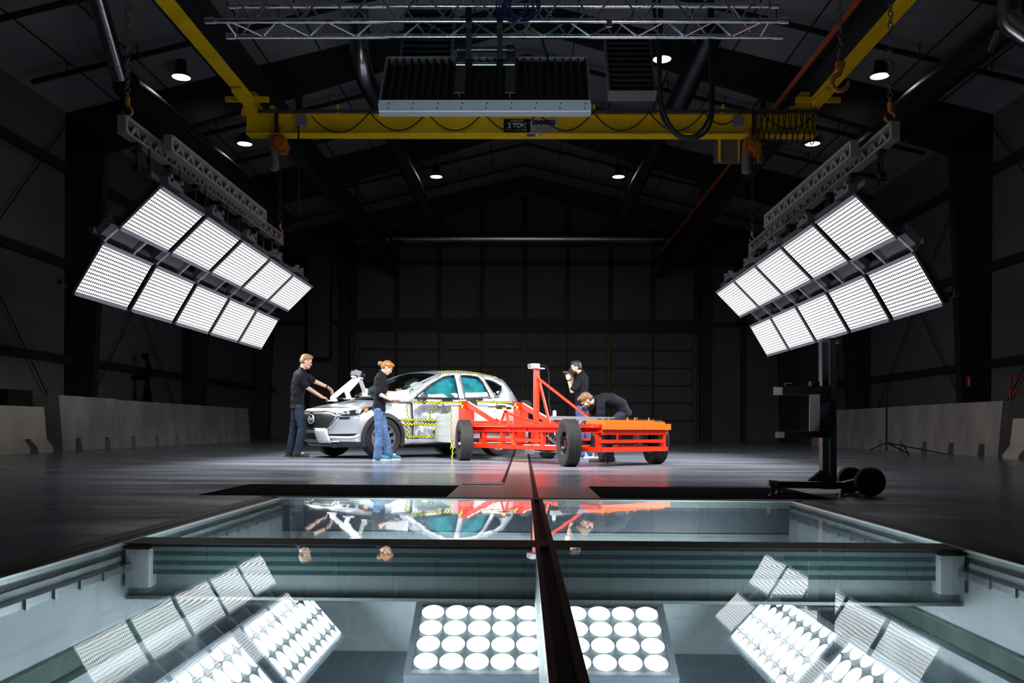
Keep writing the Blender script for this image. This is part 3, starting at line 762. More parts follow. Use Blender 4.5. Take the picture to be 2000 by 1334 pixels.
# ---------------------------------------------------------------- ducts
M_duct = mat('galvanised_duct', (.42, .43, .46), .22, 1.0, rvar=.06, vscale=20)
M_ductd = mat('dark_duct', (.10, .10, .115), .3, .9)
def duct(label, P, r, m=M_duct, seam=.45):
    b = MB(); b.tube(P, r, 20)
    for a, c in zip(P, P[1:]):
        a, c = V(a), V(c); L = (c - a).length; n = int(L / seam)
        for k in range(n): b.tube([a.lerp(c, (k + .5) / n), a.lerp(c, (k + .5) / n + .012 / L)], r + .012, 20, False)
    return tag(b.build('air_duct', m), label, 'duct')
def bend(pts, n=5):
    pts = [V(p) for p in pts]; out = [pts[0]]
    for a, p, c in zip(pts, pts[1:], pts[2:]):
        d0 = (a - p).normalized() * min(.5, (a - p).length * .4); d1 = (c - p).normalized() * min(.5, (c - p).length * .4)
        for t in linspace(0, 1, n): out.append((p + d0).lerp(p, t).lerp(p.lerp(p + d1, t), t))
    return out + [pts[-1]]
xl_, xr_ = -8.7, 8.3
duct('round silver duct sloping down at the upper left', [at(186, -20, 16.9), at(234, 152, 18.2)], .17)
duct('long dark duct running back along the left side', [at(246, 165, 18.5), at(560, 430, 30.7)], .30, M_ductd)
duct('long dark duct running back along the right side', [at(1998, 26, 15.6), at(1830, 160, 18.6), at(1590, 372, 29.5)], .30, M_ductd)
duct('silver duct elbow in the upper right corner', bend([at(1975, -20, 12.5), at(1968, 40, 12.6), at(2015, 75, 12.4)]), .16)
duct('short silver pipe end in the upper right corner', [at(1950, 60, 12.9), at(1934, 102, 13.0)], .05)
duct('silver duct elbow left of the wide floodlight', bend([at(697, -30, 20), at(706, 140, 20.5), at(742, 205, 22.3)]), .24)
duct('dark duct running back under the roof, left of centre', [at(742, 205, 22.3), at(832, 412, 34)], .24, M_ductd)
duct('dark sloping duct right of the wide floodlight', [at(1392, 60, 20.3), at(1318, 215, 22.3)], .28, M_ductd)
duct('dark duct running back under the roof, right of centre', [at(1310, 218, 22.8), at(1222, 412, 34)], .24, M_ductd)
duct('long silver duct across the back wall', [at(625, 466, 38.6), at(1478, 466, 38.6)], .26)
t = MB().box2(tuple(at(604, 480, 38.9)), tuple(at(646, 450, 38.2))).build('duct_box', M_duct, smooth=0); tag(t, 'square duct box at the left end of the back wall duct', 'duct')
t = MB().box2(tuple(at(607, 700, 38.9)), tuple(at(644, 481, 38.3))).build('duct_riser', mat('riser_grey', (.10, .105, .115), .4, .5), smooth=0); tag(t, 'dull grey square duct riser on the back wall, left', 'duct')
# ================================================================ the crashed car
M_paint = mat('silver_paint', (.60, .63, .68), .28, .55, .8)
M_paintd = M_paint
M_clad = mat('black_cladding', (.022, .022, .025), .5)
M_cabin = mat('cabin_dark', (.02, .02, .022), .7)
M_win = glass_mat('car_glass', (.72, .86, .84), 0.0, 0, ior=1.6)
M_teal_air = mat('curtain_teal', (.012, .22, .27), .6, var=.5, vscale=5, bump=.6, bscale=9)
M_paper = mat('paper_white', (.80, .80, .80), .6)
M_ink = mat('faint_ink', (.30, .30, .31), .6)
CX = frame((-2.085, 16.83, 0), (-.731, -.682, 0), (0, 0, 1))
car = thing('car', 'silver five-door SUV with a crushed front door and yellow-black checker tape', 'car', CX)
def xn(z): return interp(z, [(.20, 2.08), (.30, 2.17), (.45, 2.235), (.6, 2.25), (.72, 2.25), (.79, 2.235), (.85, 2.19), (.90, 2.12), (1.0, 1.9)])
def xf(y, z): return xn(z) - .44 * (abs(y) / .92) ** 3
def xre(y, z): return -interp(z, [(.25, 2.1), (.5, 2.24), (.7, 2.26), (.85, 2.18), (1.1, 2.10)]) + .34 * (abs(y) / .9) ** 3.2
def hw(x): return .92 - .05 * max(0, (abs(x) - 1.3) / .9) ** 2
def zbelt(x): return interp(x, [(-2.2, 1.05), (-1.6, 1.10), (-.5, 1.07), (.6, 1.03), (1.2, .99), (1.8, .905), (2.2, .81)])
def ztop(x): return interp(x, [(-2.2, 1.06), (-1.8, 1.13), (.9, 1.13), (1.3, 1.09), (1.7, 1.03), (2.0, .95), (2.2, .865)])
def zbot(x): return interp(x, [(-2.2, .34), (-1.6, .26), (-.8, .24), (.9, .24), (1.8, .20), (2.2, .20)])
def side_pts(x):
    w, zb, zB = hw(x), zbot(x), zbelt(x)
    return [(zb, w - .10), (zb + .03, w - .04), (zb + .1, w - .025), (.45, w - .012), (.58, w), (.72, w - .002), (.80, w - .018), (.88, w - .03), (zB - .04, w - .045), (zB, w - .09)]
def sideY(x, z):
    P = side_pts(x)
    if z <= P[0][0]: return P[0][1]
    for (a, b_), (c, d) in zip(P, P[1:]):
        if z <= c and c > a: return b_ + (d - b_) * (z - a) / (c - a)
    return P[-1][1]
def crease(x, z):
    q = V((x * 3.1 + z * 1.4, z * 3.6 - x * 1.2, 1.3))
    n1 = noise.noise(q); n2 = noise.noise(q * 2.3 + V((3, 1, 2)))
    r = abs(n1); r2 = abs(n2)
    return (1 - min(1, r * 3.0)) * .055 - .02 + (1 - min(1, r2 * 3)) * .02
def dent(x, z):
    a = sstep(.76, .42, x) * (1 - sstep(-.85, -1.15, x)) * sstep(.26, .42, z) * (1 - sstep(.80, 1.0, z))
    line = sstep(0, .14, .735 - x) * sstep(.28, .45, z) * (1 - sstep(.88, .98, z)) * (1 - sstep(-.8, -1.1, x))
    return .17 * a + crease(x, z) * line
def topZ(x, y):
    w = hw(x) - .09; t = min(1, abs(y) / w); return zbelt(x) + (ztop(x) - zbelt(x)) * (1 - t ** 2.3)
def section(x):
    P = [(0, zbot(x)), (hw(x) - .3, zbot(x))] + [(b_, a) for a, b_ in side_pts(x)]
    ext = []
    for (a, c), (d, e) in zip(P[2:], P[3:]):
        ext += [(a, c), ((a + d) / 2, (c + e) / 2)]
    P = P[:2] + ext + [P[-1]]
    w = hw(x) - .09
    for k in range(1, 9): y = w * (1 - k / 8); P.append((y, topZ(x, y)))
    return P
ns = 76; SS = linspace(0, 1, ns); rows = []
for s in SS:
    xnom = lerp(-2.2, 2.2, s); H_ = section(xnom)
    full = [(-y, z) for y, z in H_[::-1]] + [(y, z) for y, z in H_[1:-1]]
    rows.append([(xre(y, z) + (xf(y, z) - xre(y, z)) * s, y, z) for y, z in full])
n = len(rows[0]); vs = []
for r in rows:
    for x, y, z in r:
        if y > .5 and -1.3 < x < 1.0: y -= (dent(x, z) * 1.0 + .03 * sstep(.95, .8, x) * sstep(.25, .35, z) * (1 - sstep(.95, 1.02, z)))
        vs.append((x, y, z))
b = MB(); b.add(vs, [(i * n + k, i * n + (k + 1) % n, (i + 1) * n + (k + 1) % n, (i + 1) * n + k) for i in range(ns - 1) for k in range(n)])
h = n // 2
T = linspace(-1, 1, 19)
for fn, xe in ((xre, -2.2), (xf, 2.2)):                      # rounded nose and tail
    b.grid(lambda k, t: (fn(section(xe)[int(k)][0] * t, section(xe)[int(k)][1]), section(xe)[int(k)][0] * t, section(xe)[int(k)][1]), range(len(section(xe))), T)
body = b.build('body', [M_paint, M_clad, M_cabin], car, smooth=40, weld=True)
def boolean(o, cutters):
    for c in cutters:
        md = o.modifiers.new('cut', 'BOOLEAN'); md.operation = 'DIFFERENCE'; md.object = c; md.solver = 'EXACT'
    bpy.context.view_layer.update()
    me = bpy.data.meshes.new_from_object(o.evaluated_get(bpy.context.evaluated_depsgraph_get()))
    o.modifiers.clear(); old = o.data; o.data = me
    for c in cutters: bpy.data.objects.remove(c)
cut = []
for x in (1.35, -1.35):
    for s in (-1, 1):
        c = MB().lathe([(0, -.35), (.385, -.35), (.385, .4), (0, .4)], (x, s * .9, .365), (0, 1, 0), 40).build('cutter', M_clad, car, smooth=0, weld=True); cut.append(c)
nb_ = len(body.data.polygons)
boolean(body, cut)
for p in body.data.polygons:
    c = p.center; k = 0
    if (c.x > 1.2 and c.z < .315) or c.z < .25: k = 1
    if -2.0 < c.x < 1.15 and c.z > 1.055 and abs(c.y) < .82 and p.normal.z > .6: k = 2
    for x in (1.35, -1.35):
        if math.hypot(c.x - x, c.z - .365) < .388 and .4 < abs(c.y): k = 1
    p.material_index = k
body.data.shade_smooth(); body.data.set_sharp_from_angle(angle=math.radians(40))

def in_poly(p, P):
    c = False; n_ = len(P)
    for i in range(n_):
        a, d = P[i], P[(i + 1) % n_]
        if (a[1] > p[1]) != (d[1] > p[1]) and p[0] < (d[0] - a[0]) * (p[1] - a[1]) / (d[1] - a[1]) + a[0]: c = not c
    return c
def panel(mb, poly, fn, sp=.06, holes=()):
    def dens(P):
        out = []
        for a, d in zip(P, P[1:] + P[:1]):
            m = max(1, int(math.dist(a, d) / sp))
            out += [(a[0] + (d[0] - a[0]) * i / m, a[1] + (d[1] - a[1]) * i / m) for i in range(m)]
        return out
    pts = []; edges = []; loops = [dens(list(P)) for P in (poly, *holes)]
    for Lp in loops:
        o = len(pts); pts += Lp; edges += [(o + i, o + (i + 1) % len(Lp)) for i in range(len(Lp))]
    xs = [p[0] for p in poly]; ys = [p[1] for p in poly]; bd = list(pts)
    x = min(xs)
    while x < max(xs):
        y = min(ys)
        while y < max(ys):
            if in_poly((x, y), poly) and not any(in_poly((x, y), H2) for H2 in holes) and all((x - q[0]) ** 2 + (y - q[1]) ** 2 > (sp * .5) ** 2 for q in bd): pts.append((x, y))
            y += sp
        x += sp
    r = delaunay_2d_cdt([V(p) for p in pts], edges, [], 0, 1e-6)
    vv, ff = r[0], r[2]; F2 = []
    for f in ff:
        c = (sum(vv[i].x for i in f) / len(f), sum(vv[i].y for i in f) / len(f))
        if in_poly(c, poly) and not any(in_poly(c, H2) for H2 in holes): F2.append(f)
    return mb.add([fn(p.x, p.y) for p in vv], F2)
def solid(o, th):
    md = o.modifiers.new('thick', 'SOLIDIFY'); md.thickness = th; md.offset = -1; return o
# greenhouse
def yG(x, z):
    y = .862 - .18 * max(0, (z - 1.02) / .6) ** 1.6
    if x < -1.3: y -= .16 * ((-1.3 - x) / .7) ** 2
    return y
roofL = [(-.02, 1.555), (-.26, 1.60), (-.58, 1.622), (-.98, 1.605), (-1.36, 1.56), (-1.60, 1.515)]
def railz(x): return interp(-x, [(-p[0], p[1]) for p in roofL])
outl = [(.99, 1.00), (.95, 1.065)] + [(lerp(.95, -.02, t), lerp(1.07, 1.555, t) + .03 * math.sin(PI * t)) for t in (.25, .5, .75)] + roofL + [(-1.68, 1.46), (-2.03, 1.10), (-2.0, 1.02)]
wf = [(.66, 1.085), (.45, 1.225), (.20, 1.375), (-.02, 1.475), (-.18, 1.525), (-.38, 1.56), (-.38, 1.10)]
wr = [(-.51, 1.105), (-.51, 1.56), (-.75, 1.56), (-.96, 1.54), (-1.04, 1.44), (-1.17, 1.15)]
wq = [(-1.09, 1.505), (-1.30, 1.47), (-1.53, 1.38), (-1.48, 1.29), (-1.38, 1.20), (-1.29, 1.175)]
for s, nm in ((1, 'left'), (-1, 'right')):
    b = MB(); panel(b, outl, lambda x, z: (x, s * yG(x, z), z), .09, (wf, wr, wq)); b.mi = [0] * len(b.f)
    o = b.build('side_frame', M_paint, car, smooth=50); solid(o, .03 if s > 0 else -.03)
    for P, nm2 in ((wf, 'front_window'), (wr, 'rear_window'), (wq, 'quarter_window')):
        b = MB(); panel(b, P, lambda x, z: (x, s * (yG(x, z) - .012), z), .12); b.build(nm2, M_win, car, smooth=60)
        cx_ = sum(p[0] for p in P) / len(P); cz_ = sum(p[1] for p in P) / len(P)
        b = MB(); b.tube([V((x + (cx_ - x) * .03, s * (yG(x, z) - .004), z + (cz_ - z) * .03)) for x, z in P + P[:1]], .013, 5, False); b.build('window_trim', M_clad, car)
for P, nm2 in ((wf, 'front'), (wr, 'rear')):
    xs = [p[0] for p in P]
    P2 = [(lerp(sum(xs) / len(xs), x, 1.12), lerp(1.33, z, 1.1)) for x, z in P]
    if nm2 == 'front': P2 = [(.58, 1.10)] + [p for p in P2[1:]]
    b = MB(); panel(b, P2, lambda x, z: (x, yG(x, z) - .075 + .035 * noise.noise(V((x * 6, z * 6, 2))), z), .035); b.build('curtain_airbag', M_teal_air, car, smooth=60)
# roof, windscreen, tailgate glass
def roof(x, v): y = v * yG(x, railz(x)); return (x, y, railz(x) + .055 * (1 - abs(v) ** 2.2))
b = MB(); b.grid(roof, linspace(-.02, -1.60, 18), linspace(-1, 1, 15)); b.build('roof', M_paintd, car, smooth=60)
def wind(u, v):                              # u: up, v: across
    x0, z0 = 1.0 + .17 * (1 - v * v), 1.075 + .03 * (1 - v * v); y0 = .80 * v
    y1 = v * yG(.0, 1.555); x1 = -.02 + .05 * (1 - v * v); z1 = 1.555 + .055 * (1 - abs(v) ** 2.2)
    return (lerp(x0, x1, u), lerp(y0, y1, u), lerp(z0, z1, u) + .035 * math.sin(PI * u))
b = MB(); b.grid(wind, linspace(0, 1, 8), linspace(-.93, .93, 15)); b.build('windscreen', M_win, car, smooth=60)
b = MB()
for s in (-1, 1): b.grid(lambda u, v: wind(u, s * lerp(.925, 1.03, v)), linspace(0, 1, 8), [0, 1])
b.grid(lambda u, v: wind(lerp(.965, 1.0, u), v), [0, 1], linspace(-1, 1, 15)); b.build('windscreen_frame', M_paint, car, smooth=60)
b = MB(); b.grid(lambda u, v: (lerp(.99, 1.30, u) + .12 * (1 - v * v), .86 * v, 1.085 + .02 * (1 - v * v)), [0, 1], linspace(-1, 1, 13)); b.build('cowl', M_clad, car)
def tail(u, v):
    y0, y1 = .74 * v, v * yG(-1.60, 1.515)
    return (lerp(-2.05 - .04 * (1 - v * v), -1.64 - .05 * (1 - v * v), u), lerp(y0, y1, u), lerp(1.10, 1.515 + .045 * (1 - v * v), u))
b = MB(); b.grid(tail, linspace(0, 1, 6), linspace(-1, 1, 11)); b.build('tailgate_window', M_win, car, smooth=60)
b = MB(); b.box((-1.63, 0, 1.548), (.14, 1.02, .02), Matrix.Rotation(-.25, 3, 'Y')); b.build('spoiler', M_paintd, car)
b = MB(); b.prism([(0, 0), (.16, 0), (.03, .055), (0, .05)], (-1.38, -.02, 1.62), (1, 0, 0), (0, 0, 1), (0, .04, 0)); b.build('antenna_fin', M_white, car)
# cabin
b = MB()
for y in (-.38, .38):
    for x in (-.12, -1.0):
        R = Matrix.Rotation(-.25, 3, 'Y'); b.box((x - .05, y, 1.22), (.13, .46, .45), R); b.ball((x - .12, y, 1.48), (.06, .13, .09)); b.tube([(x - .1, y - .05, 1.36), (x - .11, y - .05, 1.46)], .01, 5); b.tube([(x - .1, y + .05, 1.36), (x - .11, y + .05, 1.46)], .01, 5)
b.build('seat', M_cabin, car, smooth=40)
b = MB(); b.box((.72, 0, 1.12), (.4, 1.5, .1)); b.tube([(.48 + .07 * math.cos(t) * .0, .38 + .18 * math.cos(t), 1.17 + .15 * math.sin(t)) for t in linspace(0, 2 * PI, 20)], .018, 6); b.build('dashboard', M_cabin, car, smooth=40)
b = MB(); b.ball((.26, .38, 1.26), (.16, .2, .15)); b.build('front_airbag', mat('airbag_cream', (.55, .50, .42), .7), car)
# hood panel
def hoodp(u, v):                             # lies on the body's own upper surface
    xq = lerp(1.28, 2.14, u) - .10 * u * abs(v) ** 3; y = v * (hw(xq) - .105) * (1 - .10 * u ** 2)
    z = topZ(xq, y); s = (xq + 2.2) / 4.4; x = xre(y, z) + (xf(y, z) - xre(y, z)) * s
    return (x, y, z + .010 - .006 * v ** 6 + .010 * sstep(.35, .6, abs(v)) * (1 - sstep(.6, .95, abs(v))) * (1 - u * .6))
b = MB(); b.grid(hoodp, linspace(0, 1, 22), linspace(-1, 1, 25)); b.build('hood', M_paint, car, smooth=60)
# front fascia
def onF(y, z, d=.008): return (xf(y, z) + d, y, z)
M_grille = mat('grille_mesh', (.012, .012, .013), .4)
nt = M_grille.node_tree; tc = nt.nodes.new('ShaderNodeTexCoord'); mp = nt.nodes.new('ShaderNodeMapping'); mp.inputs['Rotation'].default_value = (PI / 4, 0, 0)
ck = nt.nodes.new('ShaderNodeTexBrick'); ck.inputs['Color1'].default_value = (.004, .004, .004, 1); ck.inputs['Color2'].default_value = (.006, .006, .006, 1); ck.inputs['Mortar'].default_value = (.035, .035, .038, 1)
ck.offset = 0; ck.inputs['Scale'].default_value = 1; ck.inputs['Brick Width'].default_value = .034; ck.inputs['Row Height'].default_value = .034; ck.inputs['Mortar Size'].default_value = .0045
sp = nt.nodes.new('ShaderNodeSeparateXYZ'); cb = nt.nodes.new('ShaderNodeCombineXYZ')
nt.links.new(tc.outputs['Object'], mp.inputs[0]); nt.links.new(mp.outputs[0], sp.inputs[0]); nt.links.new(sp.outputs['Y'], cb.inputs['X']); nt.links.new(sp.outputs['Z'], cb.inputs['Y'])
nt.links.new(cb.outputs[0], ck.inputs['Vector']); nt.links.new(ck.outputs['Color'], nt.nodes['Principled BSDF'].inputs['Base Color'])
gp = [(-.60, .80), (-.40, .835), (.40, .835), (.60, .80), (.57, .69), (.46, .565), (.30, .525), (-.30, .525), (-.46, .565), (-.57, .69)]
b = MB(); panel(b, gp, lambda y, z: onF(y, z, .006), .06); b.build('grille', M_grille, car, smooth=60)
b = MB(); pts = [(-.66, .765), (-.61, .67), (-.49, .545), (-.32, .50), (0, .495), (.32, .50), (.49, .545), (.61, .67), (.66, .765)]
pp = [onF(*V(pts[i]).lerp(V(pts[i + 1]), t), .012) for i in range(8) for t in (0, .33, .66)] + [onF(*pts[-1], .012)]
b.tube(pp, .020, 8); b.build('grille_wing', M_chrome, car)
em = MB(); em.lathe([(.0, 0), (.115, 0), (.115, .008), (0, .008)], (xf(0, .69) + .012, 0, .69), (1, 0, 0), 24)
eo = em.build('emblem', M_black, car)
b = MB(); ex = xf(0, .69) + .026
b.tube([(ex, .098 * math.cos(t), 0.69 + .078 * math.sin(t)) for t in linspace(0, 2 * PI, 28)], .011, 6, False)
b.tube([(ex, s * y, .69 + z) for s, y, z in ((1, .092, .012), (1, .06, .045), (1, .03, .012), (1, 0, -.03), (-1, .03, .012), (-1, .06, .045), (-1, .092, .012))], .011, 6)
b.tube([(ex, .055, .665), (ex, .05, .72)], .010, 6); b.tube([(ex, -.055, .665), (ex, -.05, .72)], .010, 6)
b.build('emblem_wings', mat('emblem_silver', (.78, .79, .80), .3, .4), eo)
for s in (1, -1):
    hp = [(.53, .765), (.60, .75), (.74, .745), (.86, .765), (.918, .785), (.918, .862), (.80, .845), (.62, .805)]
    b = MB(); panel(b, hp, lambda y, z: (lambda q: (q[0], s * q[1], q[2]))(onF(y, z, .010)), .04); hl = b.build('headlight', mat('lamp_lens', (.02, .02, .022), .08, 0, 1.0), car, smooth=60)
    b = MB()
    for y, z, r in ((.76, .795, .034), (.86, .812, .036)):
        q = onF(y, z, .006); b.lathe([(r, .0), (r * .8, .016), (.0, .02)], (q[0], s * q[1], q[2]), (.75, s * .6, 0), 16)
    b.build('projector', mat('lamp_bright', (.75, .76, .78), .15, .6), hl)
    b = MB(); panel(b, [(1.86, .785), (1.86, .866), (1.52, .915), (1.60, .86), (1.70, .81)], lambda x, z: (x, s * (sideY(x, z) + .010), z), .04); b.build('lens_tail', MATS['lamp_lens'], hl, smooth=60)
    b = MB(); panel(b, [(1.80, .80), (1.80, .865), (1.66, .885), (1.70, .83)], lambda x, z: (x, s * (sideY(x, z) + .015), z), .03); b.build('indicator', mat('amber', (.75, .18, .02), .3), hl, smooth=60)
    b = MB(); b.tube([(lambda q: (q[0], s * q[1], q[2]))(onF(y, z, .014)) for y, z in ((.52, .775), (.60, .742), (.74, .735), (.86, .752), (.915, .772))], .011, 6); b.build('chrome_line', M_chrome, hl)
    b = MB(); panel(b, [(.42, .375), (.80, .385), (.87, .44), (.42, .425)], lambda y, z: (lambda q: (q[0], s * q[1], q[2]))(onF(y, z, .008)), .05); b.build('fog_slot', M_black, car, smooth=60)
    b = MB(); panel(b, [(.44, .345), (.78, .348), (.86, .375), (.90, .43), (.84, .40), (.76, .388), (.44, .39)], lambda y, z: (lambda q: (q[0], s * q[1], q[2]))(onF(y, z, .02)), .05); solid(b.build('fog_trim', M_white, car, smooth=60), .01)
    # arch claddings
    for x in (1.35, -1.35):
        b = MB(); A = linspace(-.12 * PI, 1.12 * PI, 40); ri, ro = .372, .445
        def arch(a, r): X, Zz = x + r * math.cos(a), .365 + r * math.sin(a); return X, Zz
        vs = []; N = len(A)
        for a in A:
            for r, off in ((ri, -.10), (ri, .012), (ri + .04, .018), (ro, .006), (ro, -.05)):
                X, Zz = arch(a, r); Zz = max(.2, Zz)
                yy = sideY(X, max(.36, Zz))
                if X > 0 and yy > 0:       # keep to the rounded nose
                    while xf(yy, Zz) < X and yy > .5: yy -= .01
                if X < 0:
                    while xre(yy, Zz) > X and yy > .5: yy -= .01
                vs.append((X, s * (yy + off), Zz))
        b.add(vs, [(i * 5 + k, i * 5 + k + 1, (i + 1) * 5 + k + 1, (i + 1) * 5 + k) for i in range(N - 1) for k in range(4)])
        b.build('wheel_arch', M_clad, car, smooth=50)
b = MB(); panel(b, [(-.42, .33), (.42, .33), (.42, .44), (-.42, .44)], lambda y, z: onF(y, z, .006), .06); b.build('lower_intake', M_black, car, smooth=60)
b = MB(); b.tube([onF(y, .30, .012) for y in linspace(-.6, .6, 13)], .014, 6); b.tube([onF(y, .24, .012) for y in linspace(-.5, .5, 11)], .010, 6); b.build('lip', M_steel, car)
# labels: printed lines are too small to read, drawn as rows of grey dashes
def label_sheet(name, fn, w, h, rows_, seed):
    b = MB(); b.grid(lambda u, v: fn(u * w, v * h, .0), linspace(-.5, .5, 9), linspace(-.5, .5, 9)); o = b.build(name, M_paper, car, smooth=60); solid(o, .004)
    rg = random.Random(seed); b = MB()
    for r in range(rows_):
        v = lerp(.26, -.34, r / max(1, rows_ - 1)); u = -.34
        while u < .32:
            L = rg.uniform(.03, .08); b.grid(lambda a, c: fn((u + L * a) * w, (v + .045 * (c - .5)) * h, .006), [0, 1], [0, 1]); u += L + rg.choice((.015, .02, .06))
    b.build('print_lines', M_ink, o, smooth=0)
label_sheet('bumper_label', lambda a, c, d: onF(.27 + a, .40 + c, .022 + d + .02 * math.cos(a * 8)), .36, .26, 5, 1)
label_sheet('fender_label', lambda a, c, d: (1.02 - a, sideY(1.02 - a, .90 + c) + .008 + d, .90 + c), .30, .15, 3, 2)
b = MB(); panel(b, [(.66, .685), (.79, .69), (.79, .725), (.66, .72)], lambda y, z: onF(y, z, .010), .04); b.build('black_sticker', M_black, car, smooth=60)
# doors, left side crushed
def dsurf(off): return lambda x, z: (x, sideY(x, z) - dent(x, z) + off, z)
b = MB(); panel(b, [(.725, .36), (.725, 1.035), (-.41, 1.065), (-.41, .36)], dsurf(.014), .028); solid(b.build('front_door', M_paint, car, smooth=60), .012)
b = MB(); panel(b, [(-.44, .36), (-.44, 1.065), (-1.28, 1.09), (-1.28, .78), (-1.0, .66), (-.93, .50), (-.90, .36)], dsurf(.014), .035); solid(b.build('rear_door', M_paint, car, smooth=60), .012)
b = MB(); panel(b, [(.90, .25), (.90, .345), (-.85, .345), (-.85, .25)], lambda x, z: (x, sideY(x, z) - dent(x, z) * .6 + .012 + .012 * noise.noise(V((x * 8, z * 14, 0))), z), .03); solid(b.build('sill', M_paint, car, smooth=28), .01)
b = MB(); b.tube([(.742, sideY(.742, z) + .004, z) for z in linspace(.33, 1.0, 9)], .012, 5); b.tube([(-.425, sideY(-.425, z) - dent(-.425, z) + .006, z) for z in linspace(.4, 1.05, 9)], .009, 5); b.build('door_gap', M_black, car)
for x in (-1.18, .03):
    b = MB(); y = sideY(x, .985) - dent(x, .985) + .035; b.tube([(x + .11, y - .03, .955), (x + .09, y, .96), (x - .08, y + .002, .965), (x - .11, y - .03, .965)], .013, 8); b.build('door_handle', M_paint if x > -1 else M_clad, car)
b = MB(); b.ball((.54, .985, 1.105), (.055, .085, .075)); b.bar((.58, .86, 1.06), (.55, .94, 1.07), .06, .04); b.build('door_mirror', M_clad, car)
b = MB(); b.ball((.54, -.99, 1.10), (.07, .10, .07)); b.bar((.58, -.86, 1.06), (.55, -.94, 1.07), .06, .04); b.build('door_mirror', M_paint, car)
# strap of light moulding at the window line
b = MB(); b.tube([(x, yG(x, 1.09) + .006, interp(-x, [(-.68, 1.075), (.4, 1.09), (1.2, 1.13), (1.38, 1.17)])) for x in linspace(.68, -1.36, 12)], .010, 6); b.build('window_line', M_chrome, car)
# tail lights and rear bumper
for s in (1, -1):
    b = MB(); vs = []
    panel(b, [(.50, .96), (.86, .94), (.90, 1.03), (.50, 1.06)], lambda y, z: (xre(y, z) - .012, s * y, z), .05); b.build('tail_light', mat('tail_red', (.55, .015, .015), .2, 0, 1), car, smooth=60)
b = MB(); b.tube([(-2.05, .84, 1.03), (-1.86, .885, 1.05), (-1.72, .885, 1.06)], .026, 8); b.build('tail_light', MATS['tail_red'], car)
# checker tapes
def tape(name, P, par, nrm, w=.038, step=.036, wm=(M_tapey, M_tapek), off=0.0):
    pts = [V(p) for p in P]; L = [0]
    for a, c in zip(pts, pts[1:]): L.append(L[-1] + (c - a).length)
    def pos(s):
        for i in range(len(L) - 1):
            if s <= L[i + 1] or i == len(L) - 2: return pts[i].lerp(pts[i + 1], (s - L[i]) / max(1e-6, L[i + 1] - L[i]))
    n_ = max(2, int(L[-1] / step)); b = MB(); N = V(nrm).normalized()
    for i in range(n_):
        a, c = pos(L[-1] * i / n_), pos(L[-1] * (i + 1) / n_); d = (c - a).normalized(); x = d.cross(N) * (w / 2)
        for r in (0, 1):
            b.cur = (i + r) % 2
            if r == 0: b.add([a - x, c - x, c, a], [(0, 1, 2, 3)])
            else: b.add([a, c, c + x, a + x], [(0, 1, 2, 3)])
    return b.build(name, list(wm), par, smooth=0)
def dl(x, z, o=.030): return (x, sideY(x, z) - (dent(x, z) if x < .735 else 0) + o, z)
LS = (0, 1, 0)
tape('checker_tape', [dl(.86, z, .02) for z in linspace(.34, .98, 12)], car, LS)
tape('checker_tape', [dl(x, .69) for x in linspace(1.05, .05, 24)], car, LS)
tape('checker_tape', [dl(x, .61) for x in linspace(.98, .05, 24)], car, LS)
tape('checker_tape', [dl(x, .385) for x in linspace(.88, .1, 20)], car, LS)
tape('checker_tape', [(x, sideY(x, zbelt(x) - .035) + .022, zbelt(x) - .035) for x in linspace(.74, -1.9, 50)], car, LS)
tape('checker_tape', [dl(lerp(.16, .27, t), lerp(1.0, .70, t), .035) for t in linspace(0, 1, 10)], car, LS)
tape('roof_tape', [(x, yG(x, railz(x)) - .05, railz(x) + .022) for x in linspace(-.05, -1.52, 24)], car, (0, .45, .9))
tape('roof_tape', [V(roof(-.06, v)) + V((0, 0, .012)) for v in linspace(-.8, .93, 16)], car, (0, 0, 1))
b = MB(); n_ = V((0, 1, 0))
def target(c, r, N, par, name='target_marker'):
    c = V(c); N = V(N).normalized(); a = N.cross(V((0, 0, 1))).normalized(); u = a.cross(N); b = MB()
    for q in range(4):
        b.cur = q % 2; A = linspace(q * PI / 2, (q + 1) * PI / 2, 6); P = [(0, 0)] + [(r * math.cos(t), r * math.sin(t)) for t in A]
        b.prism(P, c, a, u, N * .006)
    return b.build(name, [M_tapey, M_tapek], par, smooth=0)
target(dl(.16, .50, .05), .045, (0, 1, 0), car)
for x in (.45, .12, -.35, -.78, -1.2):
    target((x, sideY(x, zbelt(x) - .035) + .03, zbelt(x) - .02), .03, (0, 1, 0), car)
for x, z in ((.02, 1.055), (-.72, 1.10)):
    b = MB(); yy = yG(x, z) + .02; b.box((x - .1, yy, z), (.24, .012, .035)); b.build('black_sticker', M_black, car)
# wheels
def car_wheel(x, s):
    o = (x, s * .80, .362); ax = (0, s, 0); w = .1125
    t = MB().lathe([(.245, -w * .8), (.30, -w * .98), (.335, -w), (.355, -w * .85), (.362, -w * .5), (.362, w * .5), (.355, w * .85), (.335, w), (.30, w * .98), (.245, w * .8)], o, ax, 40).build('tire', M_rubber, car)
    b = MB(); b.lathe([(.245, -w * .8), (.245, w * .82), (.225, w * .8), (.215, w * .2), (.215, -w * .8)], o, ax, 36)
    b.lathe([(.055, w * .35), (.05, w * .6), (0, w * .6)], o, ax, 20)
    oo = V(o) + V(ax) * w * .55
    for k in range(10):
        for d in (-.07, .07):
            a = 2 * PI * k / 10 + d; p = oo + V((math.cos(a) * .05, 0, math.sin(a) * .05)); q = oo + V((math.cos(a * 1) * .225, 0, math.sin(a) * .225)) + V(ax) * .01
            b.bar(p, q, .022, .02, ax)
    b.build('rim', M_alu, t)
    b = MB(); b.lathe([(.0, -w * .1), (.17, -w * .1), (.17, 0), (0, 0)], o, ax, 24); b.build('brake_disc', M_steel, t)
